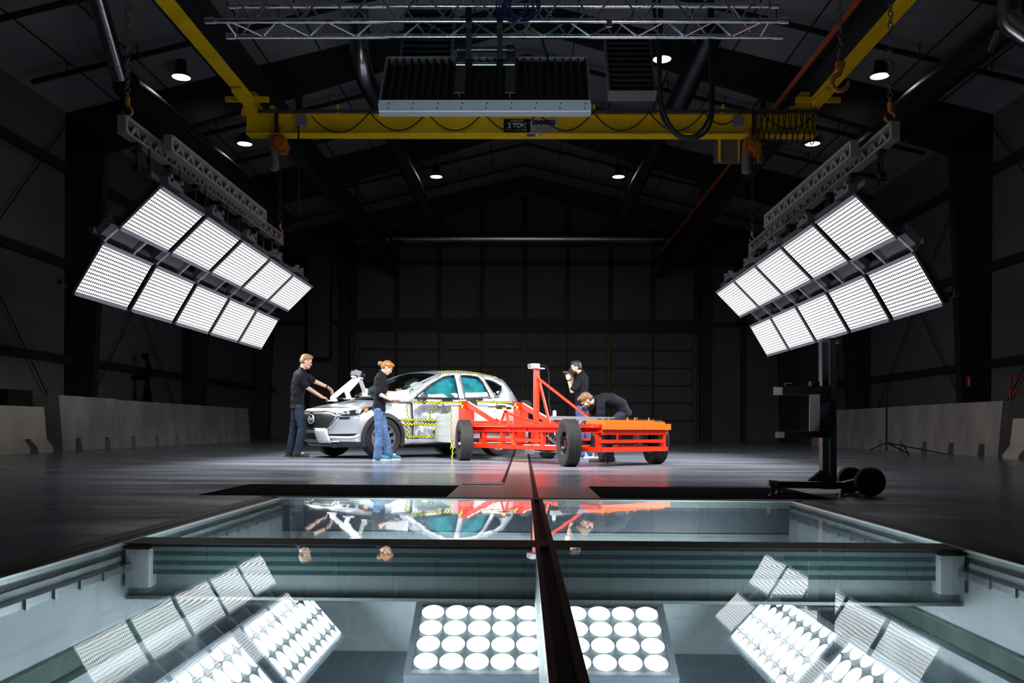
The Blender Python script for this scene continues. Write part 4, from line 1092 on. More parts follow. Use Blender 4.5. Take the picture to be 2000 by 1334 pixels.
for x in (1.35, -1.35):
    for s in (1, -1): car_wheel(x, s)
b = MB(); b.box((0, 0, .22), (2.0, 1.3, .08)); b.tube([(1.35, -.75, .36), (1.35, .75, .36)], .04, 8); b.tube([(-1.35, -.75, .36), (-1.35, .75, .36)], .04, 8); b.tube([(-1.2, .3, .24), (-2.1, .3, .25)], .04, 8); b.build('underbody', M_blackm, car)

# ---------------------------------------------------------------- camera mount on the hood
hm = thing('camera_mount', 'white bolted frame on the car hood carrying a grey camera', 'bracket', at(682, 780, 15.7))
YM = 15.72
b = MB(); b.bar(at(651, 776, 15.95), at(694, 741, YM), .085, .06, (0, 1, 0)); b.build('long_arm', M_white, hm, world=True, smooth=0)
b = MB(); b.bar(at(678, 764, YM - .05), at(701, 738.5, YM - .05), .085, .06, (0, 1, 0)); b.build('short_arm', M_white, hm, world=True, smooth=0)
def plate_on(px, py, Y, w, nm):
    p = at(px, py, Y); M = MW[car.name]; q = M.inverted() @ p; z = topZ(q.x, q.y) + .02; q.z = z; return M @ q
f1 = plate_on(682, 780, YM - .1, 0, ''); f2 = plate_on(713, 778, YM + .25, 0, ''); f0 = plate_on(650, 778, 15.95, 0, '')
b = MB(); b.bar(f1 + V((0, 0, .0)), at(676, 761, YM - .08), .075, .06, (0, 1, 0)); b.build('front_leg', M_white, hm, world=True, smooth=0)
b = MB(); b.bar(f2 + V((0, 0, .05)), at(703, 741, YM), .06, .06, (0, 1, 0)); b.box(f2 + V((-.0, 0, .07)), (.09, .09, .14)); b.build('rear_leg', M_white, hm, world=True, smooth=0)
Rc = MW[car.name].to_3x3()
b = MB()
for p in (f1, f2): b.box(p, (.17, .12, .014), Rc @ Matrix.Rotation(.06, 3, 'Y'))
b.box(at(698, 737.5, YM), (.2, .16, .025), Matrix.Rotation(.15, 3, 'Y')); b.build('mount_plate', M_white, hm, world=True, smooth=0)
b = MB(); b.ball(f0 + V((0, 0, .03)), .05); b.ball(f0 + V((.04, -.03, .0)), (.05, .04, .035)); b.tube([f0 + V((0, 0, .02)), f0 + V((.02, 0, .09))], .022, 8); b.box(f0 + V((0, 0, -.012)), (.14, .12, .02), Rc); b.build('clamp_foot', M_white, hm, world=True)
cm = thing('high_speed_camera', 'small grey camera with black lens on top of the white hood frame', 'camera', at(700, 728, YM))
Rk = Matrix.Rotation(.28, 3, 'Y'); c0 = at(699, 728.5, YM)
b = MB(); b.box(c0, (.13, .10, .095), Rk); b.box(c0 + V((-.09, 0, .0)), (.05, .08, .08), Rk); b.box(c0 + V((-.07, 0, -.055)), (.07, .07, .05)); b.build('housing', mat('camera_grey', (.25, .25, .28), .45, .4), cm, world=True, smooth=0)
b = MB(); d = Rk @ V((1, 0, 0)); b.lathe([(.0, 0), (.038, 0), (.038, .07), (.03, .075), (0, .06)], c0 + d * .065 - V((0, 0, .01)), d, 16); b.box(c0 + V((.01, 0, -.055)), (.12, .09, .02), Rk); b.build('lens', M_black, cm, world=True)
b = MB(); b.tube([at(694, 726, YM), at(686, 724.5, YM), at(683.5, 730, YM), at(685, 737, YM), at(690, 742, YM)], .006, 6); b.build('cable', M_black, cm, world=True)
# ================================================================ the impact cart
Fc = V((-.643, .766, 0)); CT = frame((.545, 14.30, 0), Fc, (0, 0, 1))     # local: x forward, y left, z up
cart = thing('impact_cart', 'red steel impact cart on four black tires, pressed against the silver car', 'cart', CT)
HB = .94
def cb(name, m, *bars, par=cart, smooth=0):
    b = MB()
    for p, q, w, h in bars: b.bar(p, q, w, h)
    return b.build(name, m, par, smooth=smooth)
for s in (1, -1):
    y = s * .70
    cb('upper_rail', M_red, ((-1.72, y, .572), (1.75, y, .572), .10, .012), ((-1.72, y, .50), (1.75, y, .50), .10, .012), ((-1.72, y - s * .02, .536), (1.75, y - s * .02, .536), .012, .07))
    cb('upper_rail_flange', M_red, ((-1.72, y, .60), (1.75, y, .60), .10, .035))
    cb('lower_rail', M_red, ((-1.72, y, .25), (1.45, y, .25), .10, .065))
    for x in (-1.66, -1.1, -.45, .25, .55, 1.05, 1.42): cb('post', M_red, ((x, y, .27), (x, y, .50), .07, .055))
    cb('mid_rail', M_red, ((-.45, y, .365), (1.05, y, .365), .05, .05))
for x, z in ((-1.69, .25), (1.42, .25), (.25, .25), (1.72, .53), (-1.69, .50), (.0, .53), (1.0, .53)):
    cb('cross_member', M_red, ((x, -.70, z), (x, .70, z), .09, .07))
cb('rear_mid_rail', M_red, ((-1.69, -.70, .37), (-1.69, .70, .37), .05, .05))
for y in (-.62, -.2, .3): cb('rear_post', M_red, ((-1.2, y, .27), (-1.2, y, .5), .06, .05))
# rear deck plates, orange
b = MB(); b.box((-1.76, .30, .587), (.07, .80, .09)); b.box((-1.76, -.42, .587), (.07, .62, .09)); b.build('rear_plate', M_cartor, cart)
b = MB(); b.box((-1.50, -.05, .640), (.40, 1.30, .045)); b.box((-1.42, -.02, .672), (.30, 1.15, .02)); b.build('deck', M_cartor, cart)
b = MB(); b.box((-1.22, -.35, .700), (.30, .95, .015)); b.build('deck_plate', M_black, cart)
for y in (.35, .12, -.1, -.3, -.5, -.68): MB().lathe([(.018, 0), (.018, .03), (.01, .03), (.01, .05), (0, .05)], (-1.40 + .1 * math.sin(y * 9), y, .682), (0, 0, 1), 8).build('bolt', M_brass, cart)
for x in (-1.5, -.9, -.2, .6, 1.2):
    for z in (.285, .615): MB().lathe([(.016, 0), (.016, .025), (0, .025)], (x, .72, z), (0, 0, 1), 8).build('bolt', M_brass, cart)
# front towers with braces
for s in (1, -1):
    y = s * .62
    b = MB(); b.bar((1.72, y, .25), (1.72, y, 1.02), .16, .14, (1, 0, 0)); b.box((1.66, y, .72), (.16, .20, .3)); b.build('tower', M_red, cart, smooth=0)
    b = MB(); b.bar((1.66, y, .98), (.80, y, .64), .075, .085); b.box((1.0, y, .645), (.95, .22, .05)); b.build('brace', M_red, cart, smooth=0)
    b = MB(); b.bar((1.60, y + .01, 1.005), (.84, y + .01, .71), .012, .02); b.build('brace_edge', M_white, cart, smooth=0)
    b = MB(); b.box((1.62, y - .05, 1.02), (.12, .10, .08)); b.box((1.54, y - .06, .98), (.08, .09, .09)); b.build('clamp', M_blackm, cart, smooth=0)
    target((1.70, y + .085, .95), .055, (0, 1, 0), cart)
# backing plate and honeycomb face
M_plate = mat('plate_grey', (.62, .60, .60), .4, .4, var=.12, vscale=3)
b = MB(); b.box((1.81, 0, .56), (.04, 1.66, .72)); b.build('backing_plate', M_plate, cart, smooth=0)
b = MB()
for y in (-.55, -.1, .4): b.lathe([(.012, 0), (.012, .01), (0, .01)], (1.79, y, .86), (-1, 0, 0), 8)
b.build('rivet', M_steel, cart)
b = MB(); b.box((1.835, -.87, .55), (.05, .09, .80)); b.build('edge_strip', M_white, cart, smooth=0)
M_honey = mat('honeycomb_aluminium', (.66, .70, .68), .45, .3, bump=.2, bscale=40)
def honey(u, v):                                # around the block: u 0..1 over left end, front, right end; v up
    P = [(1.84, .80), (2.24, .81), (2.40, .77), (2.45, .5), (2.46, 0), (2.44, -.5), (2.38, -.78), (2.25, -.82), (1.84, -.82)]
    t = u * 8; i = min(7, int(t)); f = t - i; x, y = lerp(P[i][0], P[i + 1][0], f), lerp(P[i][1], P[i + 1][1], f)
    k = 28; rib = .006 * math.sin(v * k * 2 * PI + 1.2 * math.sin(u * 23)) + .006 * noise.noise(V((u * 20, v * 9, 0)))
    lean = .05 * math.sin(v * 5 + u * 3); cx_ = 2.1
    top = .835 - .06 * sstep(.0, .5, (x - 1.84) / .6)
    return (x + (rib if 1 <= t <= 7 else 0) + lean * (x - 1.84), y + (rib if y > .76 else -rib if y < -.76 else 0), lerp(.29 + .01 * math.sin(u * 9), top, v))
b = MB(); us = linspace(0, 1, 41); vv = linspace(0, 1, 169); b.grid(honey, us, vv)
for v in (0, 1):
    ring = [honey(u, v) for u in us]; c = V((2.15, 0, ring[0][2])); b.add([c] + ring, [(0, i, i + 1) for i in range(1, len(ring))])
b.build('honeycomb_face', M_honey, cart, smooth=60)
tape('edge_tape', [(1.825, .835, z) for z in linspace(.18, .93, 18)], cart, (0, 1, 0), .035, .05)
b = MB(); b.prism([(0, 0), (.15, 0), (.12, .17)], (2.05, .79, .80), (1, 0, 0), (0, 0, 1), (0, -.04, 0)); b.build('bent_flap', mat('flap_dark', (.08, .09, .085), .5, .4), cart, smooth=0)
tape('tape_tail', [(1.5, 1.02, .30), (1.47, 1.05, .18), (1.5, 1.04, .08), (1.48, 1.06, .006)], cart, (-.2, 1, 0), .035, .04)
# camera mast with struts
b = MB(); b.bar((.55, -.02, .25), (.55, -.02, 1.55), .075, .075, (1, 0, 0)); b.build('mast', M_red, cart, smooth=0)
MB().tube([(.55, -.02, 1.42), (-.62, -.12, .72)], .022, 10).build('long_strut', M_red, cart)
MB().tube([(.53, -.04, 1.44), (.35, -.16, .60)], .024, 10).build('steep_strut', M_red, cart)
b = MB(); b.box((.55, -.02, 1.565), (.20, .20, .018), Matrix.Rotation(.05, 3, 'X')); b.build('top_plate', M_white, cart, smooth=0)
b = MB(); b.box((.57, .0, 1.61), (.10, .14, .07)); b.box((.52, .06, 1.60), (.07, .07, .05)); b.lathe([(0, 0), (.03, 0), (.03, .05), (0, .05)], (.60, .06, 1.605), (.3, 1, 0), 12); b.build('mast_camera', MATS['camera_grey'], cart)
MB().tube(curve([(.52, -.08, 1.62), (.46, -.16, 1.60), (.44, -.20, 1.45), (.42, -.19, 1.15), (.40, -.18, .95), (.32, -.2, .70), (.15, -.22, .62)]), .008, 6).build('camera_cable', M_black, cart)
# side camera on a small tripod arm
MB().tube([(.20, .74, .26), (.61, .60, .84)], .032, 10).build('side_arm', M_red, cart)
MB().tube([(.80, .55, .62), (.63, .60, .82)], .018, 8).build('side_arm_strut', M_red, cart)
MB().tube([(.58, .58, .80), (.30, .08, .62)], .020, 8).build('side_arm_strut', M_red, cart)
b = MB(); b.box((.62, .62, .85), (.20, .22, .014)); b.build('side_plate', M_white, cart, smooth=0)
b = MB(); b.box((.63, .66, .895), (.10, .10, .07)); b.lathe([(0, 0), (.028, 0), (.028, .06), (0, .06)], (.68, .67, .895), (1, .2, 0), 12); b.box((.58, .56, .88), (.08, .06, .05)); b.build('side_camera', M_blackm, cart)
b = MB(); b.box((.57, .66, .872), (.05, .05, .03)); b.build('yellow_knob', M_tapey, cart, smooth=0)
# hydraulics and brake parts inside
b = MB(); b.lathe([(0, 0), (.07, 0), (.07, .2), (0, .2)], (-.15, .42, .30), (0, 0, 1), 16); b.lathe([(0, 0), (.05, 0), (.05, .22), (0, .22)], (-.35, .40, .30), (0, 0, 1), 16); b.box((-.62, .35, .42), (.2, .2, .2)); b.build('hydraulic_pump', M_blackm, cart)
MB().lathe([(.072, 0), (.072, .03)], (-.15, .42, .42), (0, 0, 1), 16).build('pump_band', M_brass, cart)
b = MB()
for k in range(4): b.tube(sag((-.3 - k * .07, .48, .44 - k * .03), (-.75, .52 - k * .05, .40 - k * .02), .10 + k * .02), .010, 6)
b.tube([(-.50, .5, .48), (-.56, .54, .42), (-.52, .54, .36), (-.6, .5, .33)], .012, 6); b.build('hose', mat('hose_grey', (.5, .5, .5), .3, .6), cart)
b = MB(); b.box((-.35, .45, .287), (.85, .36, .014)); b.build('tray', mat('tray_blue', (.01, .07, .40), .4), cart, smooth=0)
b = MB(); b.box((-.35, .66, .29), (.75, .07, .012)); b.build('tray_edge', M_white, cart, smooth=0)
for s in (1, -1):
    b = MB(); b.lathe([(0, 0), (.035, 0), (.035, .16), (0, .16)], (1.22, s * .62, .32), (0, 0, 1), 12); b.build('damper', M_alud, cart)
    b = MB(); b.lathe([(0, 0), (.055, 0), (.055, .06), (0, .06)], (1.22, s * .62, .30), (0, 0, 1), 14); b.build('damper_cup', M_red, cart)
    b = MB(); b.lathe([(0, 0), (.045, 0), (.045, .2), (0, .2)], (-1.36, s * .5, .28), (0, 0, 1), 12); b.build('rear_damper', MATS['camera_grey'], cart)
b = MB(); b.tube([(1.295, -.94, .345), (1.295, .94, .345)], .035, 8); b.tube([(-1.295, -.94, .345), (-1.295, .94, .345)], .035, 8); b.build('axle', M_blackm, cart)
b = MB(); b.box((.55, .12, .17), (.12, .10, .10)); b.tube([(.55, .12, .16), (.25, -.1, .15), (.12, -.2, .17), (.2, -.3, .2)], .008, 6); b.tube([(.12, -.2, .17), (.05, -.15, .10), (.0, -.25, .15)], .006, 6); b.build('tow_shoe', MATS['camera_grey'], cart)
# wheels set at the crab angle
def cart_wheel(x, y):
    o = V((x, y, .345)); h = Matrix.Rotation(math.radians(-27), 3, 'Z') @ V((0, 1, 0)); w = .104
    s = 1
    prof = [(.19, -w * .75), (.27, -w * .98), (.315, -w)]
    gs = [(.338, -w * .93)]
    for k in range(5):
        a, c = lerp(-w * .9, w * .9, k / 5), lerp(-w * .9, w * .9, (k + 1) / 5); gs += [(.345, a + .004), (.345, c - .005), (.336, c - .004), (.336, c + .002)]
    prof += gs[:-2] + [(.338, w * .93), (.315, w), (.27, w * .98), (.19, w * .75)]
    t = MB().lathe(prof, o, h, 44).build('tire', M_rubber, cart, smooth=25)
    b = MB(); N = 46
    for k in range(N):
        a = 2 * PI * k / N
        for j, rr in enumerate((-.72, -.36, 0, .36, .72)):
            aa = a + (.06 if j % 2 else 0); u = V((1, 0, 0)); u = (u - h * u.dot(h)).normalized(); v = h.cross(u)
            c = o + (u * math.cos(aa) + v * math.sin(aa)) * .3455 + h * (w * rr); tt = (-u * math.sin(aa) + v * math.cos(aa))
            b.bar(c - tt * .008, c + tt * .008, .022, .006, (u * math.cos(aa) + v * math.sin(aa)))
    b.build('tread', mat('tread_grey', (.034, .033, .032), .8), t, smooth=0)
    for sd in (1, -1):
        b = MB(); b.lathe([(.195, w * .76 * sd), (.19, w * .80 * sd), (.165, w * .70 * sd), (.155, w * .2 * sd), (.10, w * .12 * sd), (.06, w * .30 * sd), (.045, w * .55 * sd), (0, w * .55 * sd)], o, h, 28)
        r = b.build('rim', mat('rim_black', (.03, .03, .033), .22, .7), t, smooth=40)
        if sd == 1:
            b = MB(); u = V((0, 0, 1)); v = h.cross(u)
            for k in range(5): a = 2 * PI * k / 5; b.lathe([(.012, 0), (.012, .03), (0, .03)], o + (u * math.cos(a) + v * math.sin(a)) * .075 + h * w * .22, h, 8)
            b.build('lug_nut', M_chrome, r)
for x in (1.295, -1.295):
    for y in (HB, -HB): cart_wheel(x, y)
# aluminium bar laid over the deck
t = thing('aluminium_bar', 'grey aluminium bar lying across the rear deck of the red cart', 'bar', CT @ V((-.95, .35, .70)))
MW[t.name] = CT; t.matrix_world = CT
b = MB(); b.box((-1.0, .36, .705), (.075, 1.30, .06)); b.build('beam', mat('bar_alu', (.42, .46, .52), .35, .8), t, smooth=0)
b = MB(); b.lathe([(.0, 0), (.028, 0), (.026, .07), (.012, .085), (0, .085)], (-1.0, .96, .735), (0, 0, 1), 12); b.build('knob', M_white, t)
# ================================================================ people
def capsule(b, p, r0, q, r1, n=14):
    p, q = V(p), V(q); d = (q - p); L = d.length; d = d / L if L > 1e-6 else V((0, 0, 1))
    pts, rs = [], []
    for t in (.02, .35, .7, 1.1): pts.append(p - d * r0 * math.cos(t)); rs.append(r0 * math.sin(t))
    pts.append(p); rs.append(r0); pts.append(q if L > 1e-6 else p + d * 1e-4); rs.append(r1)
    for t in (1.1, .7, .35, .02): pts.append(q + d * r1 * math.cos(t)); rs.append(r1 * math.sin(t))
    b.tube(pts, rs, n)
def etube(b, P, AB, lat, n=20):
    P = [V(p) for p in P]; lat = V(lat); o = len(b.v); N = len(P)
    P2 = [P[0] - (P[1] - P[0]).normalized() * AB[0][0] * .25] + P + [P[-1] + (P[-1] - P[-2]).normalized() * AB[-1][0] * .25]
    A2 = [(AB[0][0] * .6, AB[0][1] * .6)] + list(AB) + [(AB[-1][0] * .6, AB[-1][1] * .6)]
    for i, p in enumerate(P2):
        d = (P2[min(i + 1, len(P2) - 1)] - P2[max(i - 1, 0)]).normalized(); l = (lat - d * lat.dot(d)).normalized(); f = l.cross(d)
        for k in range(n):
            t = 2 * PI * k / n; b.v.append(p + f * A2[i][0] * math.cos(t) + l * A2[i][1] * math.sin(t))
    for i in range(len(P2) - 1):
        for k in range(n): k2 = (k + 1) % n; b.f.append([o + i * n + k, o + i * n + k2, o + (i + 1) * n + k2, o + (i + 1) * n + k]); b.mi.append(0)
    b.f.append([o + k for k in range(n)][::-1]); b.mi.append(0); b.f.append([o + (len(P2) - 1) * n + k for k in range(n)]); b.mi.append(0)
def remesh(o, vox, smooth_it, wr=0.0, ws=9.0, cut=None, seed=0):
    md = o.modifiers.new('r', 'REMESH'); md.mode = 'VOXEL'; md.voxel_size = vox
    if smooth_it: sm = o.modifiers.new('s', 'SMOOTH'); sm.iterations = smooth_it; sm.factor = .5
    bpy.context.view_layer.update()
    me = bpy.data.meshes.new_from_object(o.evaluated_get(bpy.context.evaluated_depsgraph_get())); o.modifiers.clear()
    mt = o.data.materials[0]; o.data = me; me.materials.clear(); me.materials.append(mt)
    bm = bmesh.new(); bm.from_mesh(me)
    if wr:
        bm.normal_update()
        for v in bm.verts:
            c = v.co; k = noise.noise(V((c.x * ws + seed, c.y * ws, c.z * ws * 1.6))) + .5 * noise.noise(V((c.x * ws * 2.6, c.y * ws * 2.6 + seed, c.z * ws * 3)))
            v.co = c + v.normal * wr * k
    for co, no in (cut or []):
        r = bmesh.ops.bisect_plane(bm, geom=bm.verts[:] + bm.edges[:] + bm.faces[:], plane_co=co, plane_no=no, clear_outer=True)
        ed = [e for e in r['geom_cut'] if isinstance(e, bmesh.types.BMEdge)]
        try: bmesh.ops.holes_fill(bm, edges=ed)
        except Exception: pass
    bm.to_mesh(me); bm.free(); me.shade_smooth()
    return o
def hand(b, w, d, nrm, curl=.5, side=1):
    d = V(d).normalized(); nrm = V(nrm); nrm = (nrm - d * nrm.dot(d)).normalized(); s = d.cross(nrm)
    R = Matrix((d, s, nrm)).transposed(); w = V(w)
    b.ball(w + d * .050, (.056, .041, .017), R)
    for i, off in enumerate((-.032, -.011, .011, .032)):
        ln = (.030, .036, .034, .026)[i]; p = w + d * .088 + s * off; a = 0
        for k in range(3):
            a += curl; q = p + (d * math.cos(a) + nrm * math.sin(a)) * ln * (1, .75, .6)[k] + s * off * .06
            capsule(b, p, .0090 - k * .0006, q, .0084 - k * .0008, 8); p = q
    p = w + d * .03 + s * side * -.034
    q = p + d * .038 + s * side * -.018 + nrm * .018; r = q + d * .03 + nrm * .014
    capsule(b, p, .013, q, .011, 8); capsule(b, q, .0105, r, .009, 8)
def head_basis(f, tilt):
    # f: facing direction (unit, level); tilt: downward nod in radians
    f = V(f).normalized(); up = V((0, 0, 1)); x = f * math.cos(tilt) - up * math.sin(tilt); y = up.cross(f); z = x.cross(y)
    return Matrix((x, y, z)).transposed()
def person(label, J, f, skin, shirt, jean, shoe, hair, tilt, opts):
    f = V(f).normalized(); lat = V((0, 0, 1)).cross(f)        # the figure's left
    o_ = (J['ankR'] + J['ankL']) / 2; o_.z = 0
    b = MB()
    hd, R = J['head'], head_basis(f, tilt); S = opts.get('hs', 1.0)
    def H(x, y, z): return hd + R @ V((x * S, y * S, z * S))
    def HB_(c, r): b.ball(H(*c), [k * S for k in r], R, 18, 12)
    HB_((-.012, 0, .03), (.096, .075, .094)); HB_((.022, 0, -.045), (.060, .056, .072)); HB_((.050, 0, -.093), (.032, .030, .026)); HB_((.0, 0, -.06), (.06, .058, .05))
    HB_((.066, 0, .022), (.026, .052, .016))
    capsule(b, H(.078, 0, .004), .010 * S, H(.099, 0, -.030), .0115 * S, 10); HB_((.083, 0, -.058), (.013, .025, .006)); HB_((.081, 0, -.071), (.013, .022, .007))
    for s in (1, -1): HB_((-.008, s * .077, -.018), (.019, .010, .032)); HB_((.055, s * .040, -.028), (.028, .025, .022))
    sp = J['spine']                                            # hips, waist, chest, shoulders, neck
    w = opts.get('w', 1.0)
    AB = [(.100 * w, .142 * w), (.098 * w, .138 * w), (.115 * w, .160 * w), (.100 * w, .165 * w), (.058, .075)]
    etube(b, sp, AB, lat); capsule(b, sp[4] - V((0, 0, .02)), .056 * S, H(-.025, 0, -.05), .052 * S)
    for k in 'LR':
        s = 1 if k == 'L' else -1
        sh, el, wr_ = J['sh' + k], J['el' + k], J['wr' + k]
        capsule(b, sh, .055 * w, el, .041 * w); capsule(b, el, .041 * w, wr_, .027 * w); capsule(b, sp[3], .07, sh, .055)
        hand(b, wr_, J['ha' + k] - wr_, opts['pn' + k], opts.get('curl', .5), opts.get('th' + k, 1))
        hp, kn, an = J['hip' + k], J['kn' + k], J['ank' + k]
        capsule(b, hp, .070 * w, kn, .050 * w); capsule(b, kn, .050 * w, an, .036); capsule(b, an, .038, an - V((0, 0, .02)) + f * .09, .03)
    root = b.build('person', skin, None, smooth=0)
    remesh(root, .0055, 3); inv = Matrix.Translation(-o_); root.data.transform(inv); root.location = o_; MW[root.name] = Matrix.Translation(o_)
    tag(root, label, 'person')
    def child(name, b_, m, vox=None, it=6, wr=0, ws=9, cut=None):
        o = b_.build(name, m, root, world=True, smooth=60)
        if vox:
            if cut: cut = [(V(c) - o_, n_) for c, n_ in cut]
            remesh(o, vox, it, wr, ws, cut, hash(label) % 50)
        return o
    # shirt
    b = MB(); i = .016
    etube(b, [sp[0] + (sp[0] - sp[1]).normalized() * opts.get('hem', .05)] + sp, [(.122 * w + .01, .170 * w + .008)] + [(a + i, c + i) for a, c in AB[:4]] + [(.066, .088)], lat)
    for k in 'LR':
        sh, el = J['sh' + k], J['el' + k]; e = sh.lerp(el, opts.get('slv', .80))
        capsule(b, sh, .072 * w, e, .070 * w); capsule(b, sp[3], .085, sh, .070)
    dn = (sp[0] - sp[1]).normalized()
    sh_o = child('polo_shirt', b, shirt, .011, 6, .009, 9, [(sp[0] + dn * opts.get('hem', .05), dn)])
    c = sp[4] + (hd - sp[4]) * .10; b = MB(); nd = (hd - sp[4]).normalized()
    a1 = nd.cross(lat).normalized(); 
    b.tube([c + (a1 * math.cos(t) * .060 + lat * math.sin(t) * .062) - nd * .004 for t in linspace(0, 2 * PI, 20)], .016, 8, False); b.build('collar', shirt, sh_o, world=True)
    # jeans
    b = MB(); up = (sp[1] - sp[0]).normalized()
    etube(b, [sp[0] - up * .05, sp[0] + up * .06], [(.112 * w, .158 * w), (.098 * w, .138 * w)], lat)
    fl_ = opts.get('flare', .066)
    for k in 'LR':
        hp, kn, an = J['hip' + k], J['kn' + k], J['ank' + k]
        capsule(b, hp, .090 * w, kn, .071 * w); capsule(b, kn, .073 * w, an - V((0, 0, .02)), fl_)
    child('jeans', b, jean, .010, 5, .007, 14)
    # shoes
    for k in 'LR':
        an = V(J['ank' + k]); ff = V(opts.get('ff' + k, f)).normalized(); base = V((an.x, an.y, 0)); l2 = V((0, 0, 1)).cross(ff); Rr = Matrix((ff, l2, V((0, 0, 1)))).transposed()
        b = MB(); b.ball(base - ff * .03 + V((0, 0, .06)), (.055, .042, .052), Rr); b.ball(base + ff * .06 + V((0, 0, .055)), (.10, .043, .042), Rr); b.ball(base + ff * .14 + V((0, 0, .045)), (.065, .044, .034), Rr)
        capsule(b, base + V((0, 0, .06)), .045, V((an.x, an.y, .06 + opts.get('boot', .05))), .046)
        s_ = child('shoe', b, shoe, .009, 4, cut=[((0, 0, .018), (0, 0, -1))])
        b = MB(); prof = [(.205, 0), (.19, .035), (.12, .046), (0, .04), (-.07, .036), (-.088, 0), (-.07, -.036), (0, -.04), (.12, -.046), (.19, -.035)]
        b.prism(prof, base + V((0, 0, .001)), ff, l2, (0, 0, .024)); b.build('sole', opts.get('sole', M_black), s_, world=True)
    # hair
    b = MB()
    for c, r in opts['hair']: b.ball(H(*c), [k * S for k in r], R, 20, 12)
    child('hair', b, hair, .006, 3, .0035, 40)
    if 'beard' in opts:
        b = MB()
        for c, r in opts['beard'][1]: b.ball(H(*c), [k * S for k in r], R, 16, 10)
        child('beard', b, opts['beard'][0], .006, 2, .002, 60)
    for s in (1, -1):
        b = MB(); b.ball(H(.0815, s * .031, .0), (.008, .010, .006), R); b.build('eye', mat('eye_dark', (.05, .035, .03), .3), root, world=True)
    for k in opts.get('watch', ''):
        wr_ = J['wr' + k]; d = (wr_ - J['el' + k]).normalized(); b = MB(); b.lathe([(.030, -.014), (.034, -.012), (.034, .012), (.030, .014)], wr_ - d * .025, d, 18); b.build('watch', M_black, root, world=True)
    return root
M_shirt = mat('polo_black', (.0045, .006, .009), .8, spec=.18, bump=.25, bscale=60)
M_jdark = mat('jeans_dark', (.006, .015, .034), .85, var=.45, vscale=7, bump=.3, bscale=50)
M_jblue = mat('jeans_blue', (.055, .115, .235), .85, var=.5, vscale=6, bump=.3, bscale=50)
M_jmid = mat('jeans_mid', (.03, .075, .21), .85, var=.5, vscale=7, bump=.3, bscale=50)
M_blond = mat('hair_blond', (.22, .125, .05), .55, var=.35, vscale=40); M_ginger = mat('hair_ginger', (.27, .105, .022), .45, var=.4, vscale=40)
M_dark = mat('hair_dark', (.02, .013, .010), .5); M_brown = mat('hair_brown', (.15, .08, .03), .55, var=.4, vscale=40); M_beard = mat('beard_brown', (.05, .025, .015), .7)
M_sneak = mat('sneaker_black', (.02, .018, .017), .6); M_tealshoe = mat('shoe_teal', (.01, .16, .24), .6); M_boot = mat('boot_brown', (.07, .028, .014), .6); M_wsneak = mat('sneaker_pale', (.35, .45, .60), .6)
M_sole = mat('sole_speckled', (.65, .62, .58), .6, var=.8, vscale=45, col2=(.9, .88, .85))
short = [((-.020, 0, .048), (.098, .081, .088)), ((-.05, 0, .0), (.068, .077, .07)), ((.035, 0, .098), (.055, .062, .036))]
def JJ(Y, d):
    out = {}
    for k, v in d.items():
        if k == 'spine': out[k] = [at(x, y, Y + z) for x, y, z in v]
        else: out[k] = at(v[0], v[1], Y + (v[2] if len(v) > 2 else 0))
    return out
# man at the hood, facing right (his right side near)
J1 = JJ(15.25, dict(head=(598.5, 706.5), spine=[(581, 793, 0), (581, 772, 0), (584, 748, 0), (587, 731, 0), (590, 722, 0)],
    shR=(588, 735, -.15), elR=(600, 757, -.14), wrR=(629, 775.5, .12), haR=(643, 779, .26), shL=(592, 733, .17), elL=(613, 744, .27), wrL=(640, 756, .42), haL=(653, 767, .50),
    hipR=(583, 797, -.085), knR=(590, 838, -.11), ankR=(581, 884, -.12), hipL=(580, 797, .085), knL=(574, 839, .10), ankL=(566, 880, .12)))
person('man in black polo and dark jeans at the hood, both hands on the white clamp', J1, (1, .25, 0), M_skin, M_shirt, M_jdark, M_sneak, M_blond, .30,
       dict(pnR=(0, .5, -.8), pnL=(0, -.3, -1), thR=-1, curl=.45, hair=short, watch='L', sole=mat('sole_grey', (.10, .10, .10), .7)))
# woman with the folder, facing right (her right side near)
J2 = JJ(14.6, dict(head=(756.5, 718.5), spine=[(740.5, 798, 0), (741.5, 777, 0), (744, 756, 0), (743.5, 739, 0), (747, 729, 0)],
    shR=(740, 741, -.155), elR=(739, 769, -.20), wrR=(764, 781, -.25), haR=(775, 783, -.26), shL=(747, 740, .15), elL=(752, 767, .20), wrL=(772, 767, .08), haL=(784, 763, .02),
    hipR=(739, 803, -.08), knR=(740, 846, -.10), ankR=(738, 890, -.11), hipL=(743, 803, .08), knL=(752, 846, .08), ankL=(760, 887, .10)))
person('woman with a ginger bun in black polo and blue jeans holding a white folder', J2, (1, .10, 0), mat('skin_fair', (.68, .40, .29), .5), M_shirt, M_jblue, M_tealshoe, M_ginger, .55,
       dict(w=.90, hs=.93, pnR=(.2, .5, 1), pnL=(0, -1, -.3), curl=.18, hem=.045, slv=.92, flare=.078, sole=M_sole,
            hair=[((-.018, 0, .042), (.101, .082, .092)), ((-.055, 0, .0), (.070, .077, .075)), ((.03, 0, .085), (.065, .066, .042)), ((-.145, 0, .000), (.046, .046, .048)), ((-.105, 0, .005), (.03, .03, .03))]))
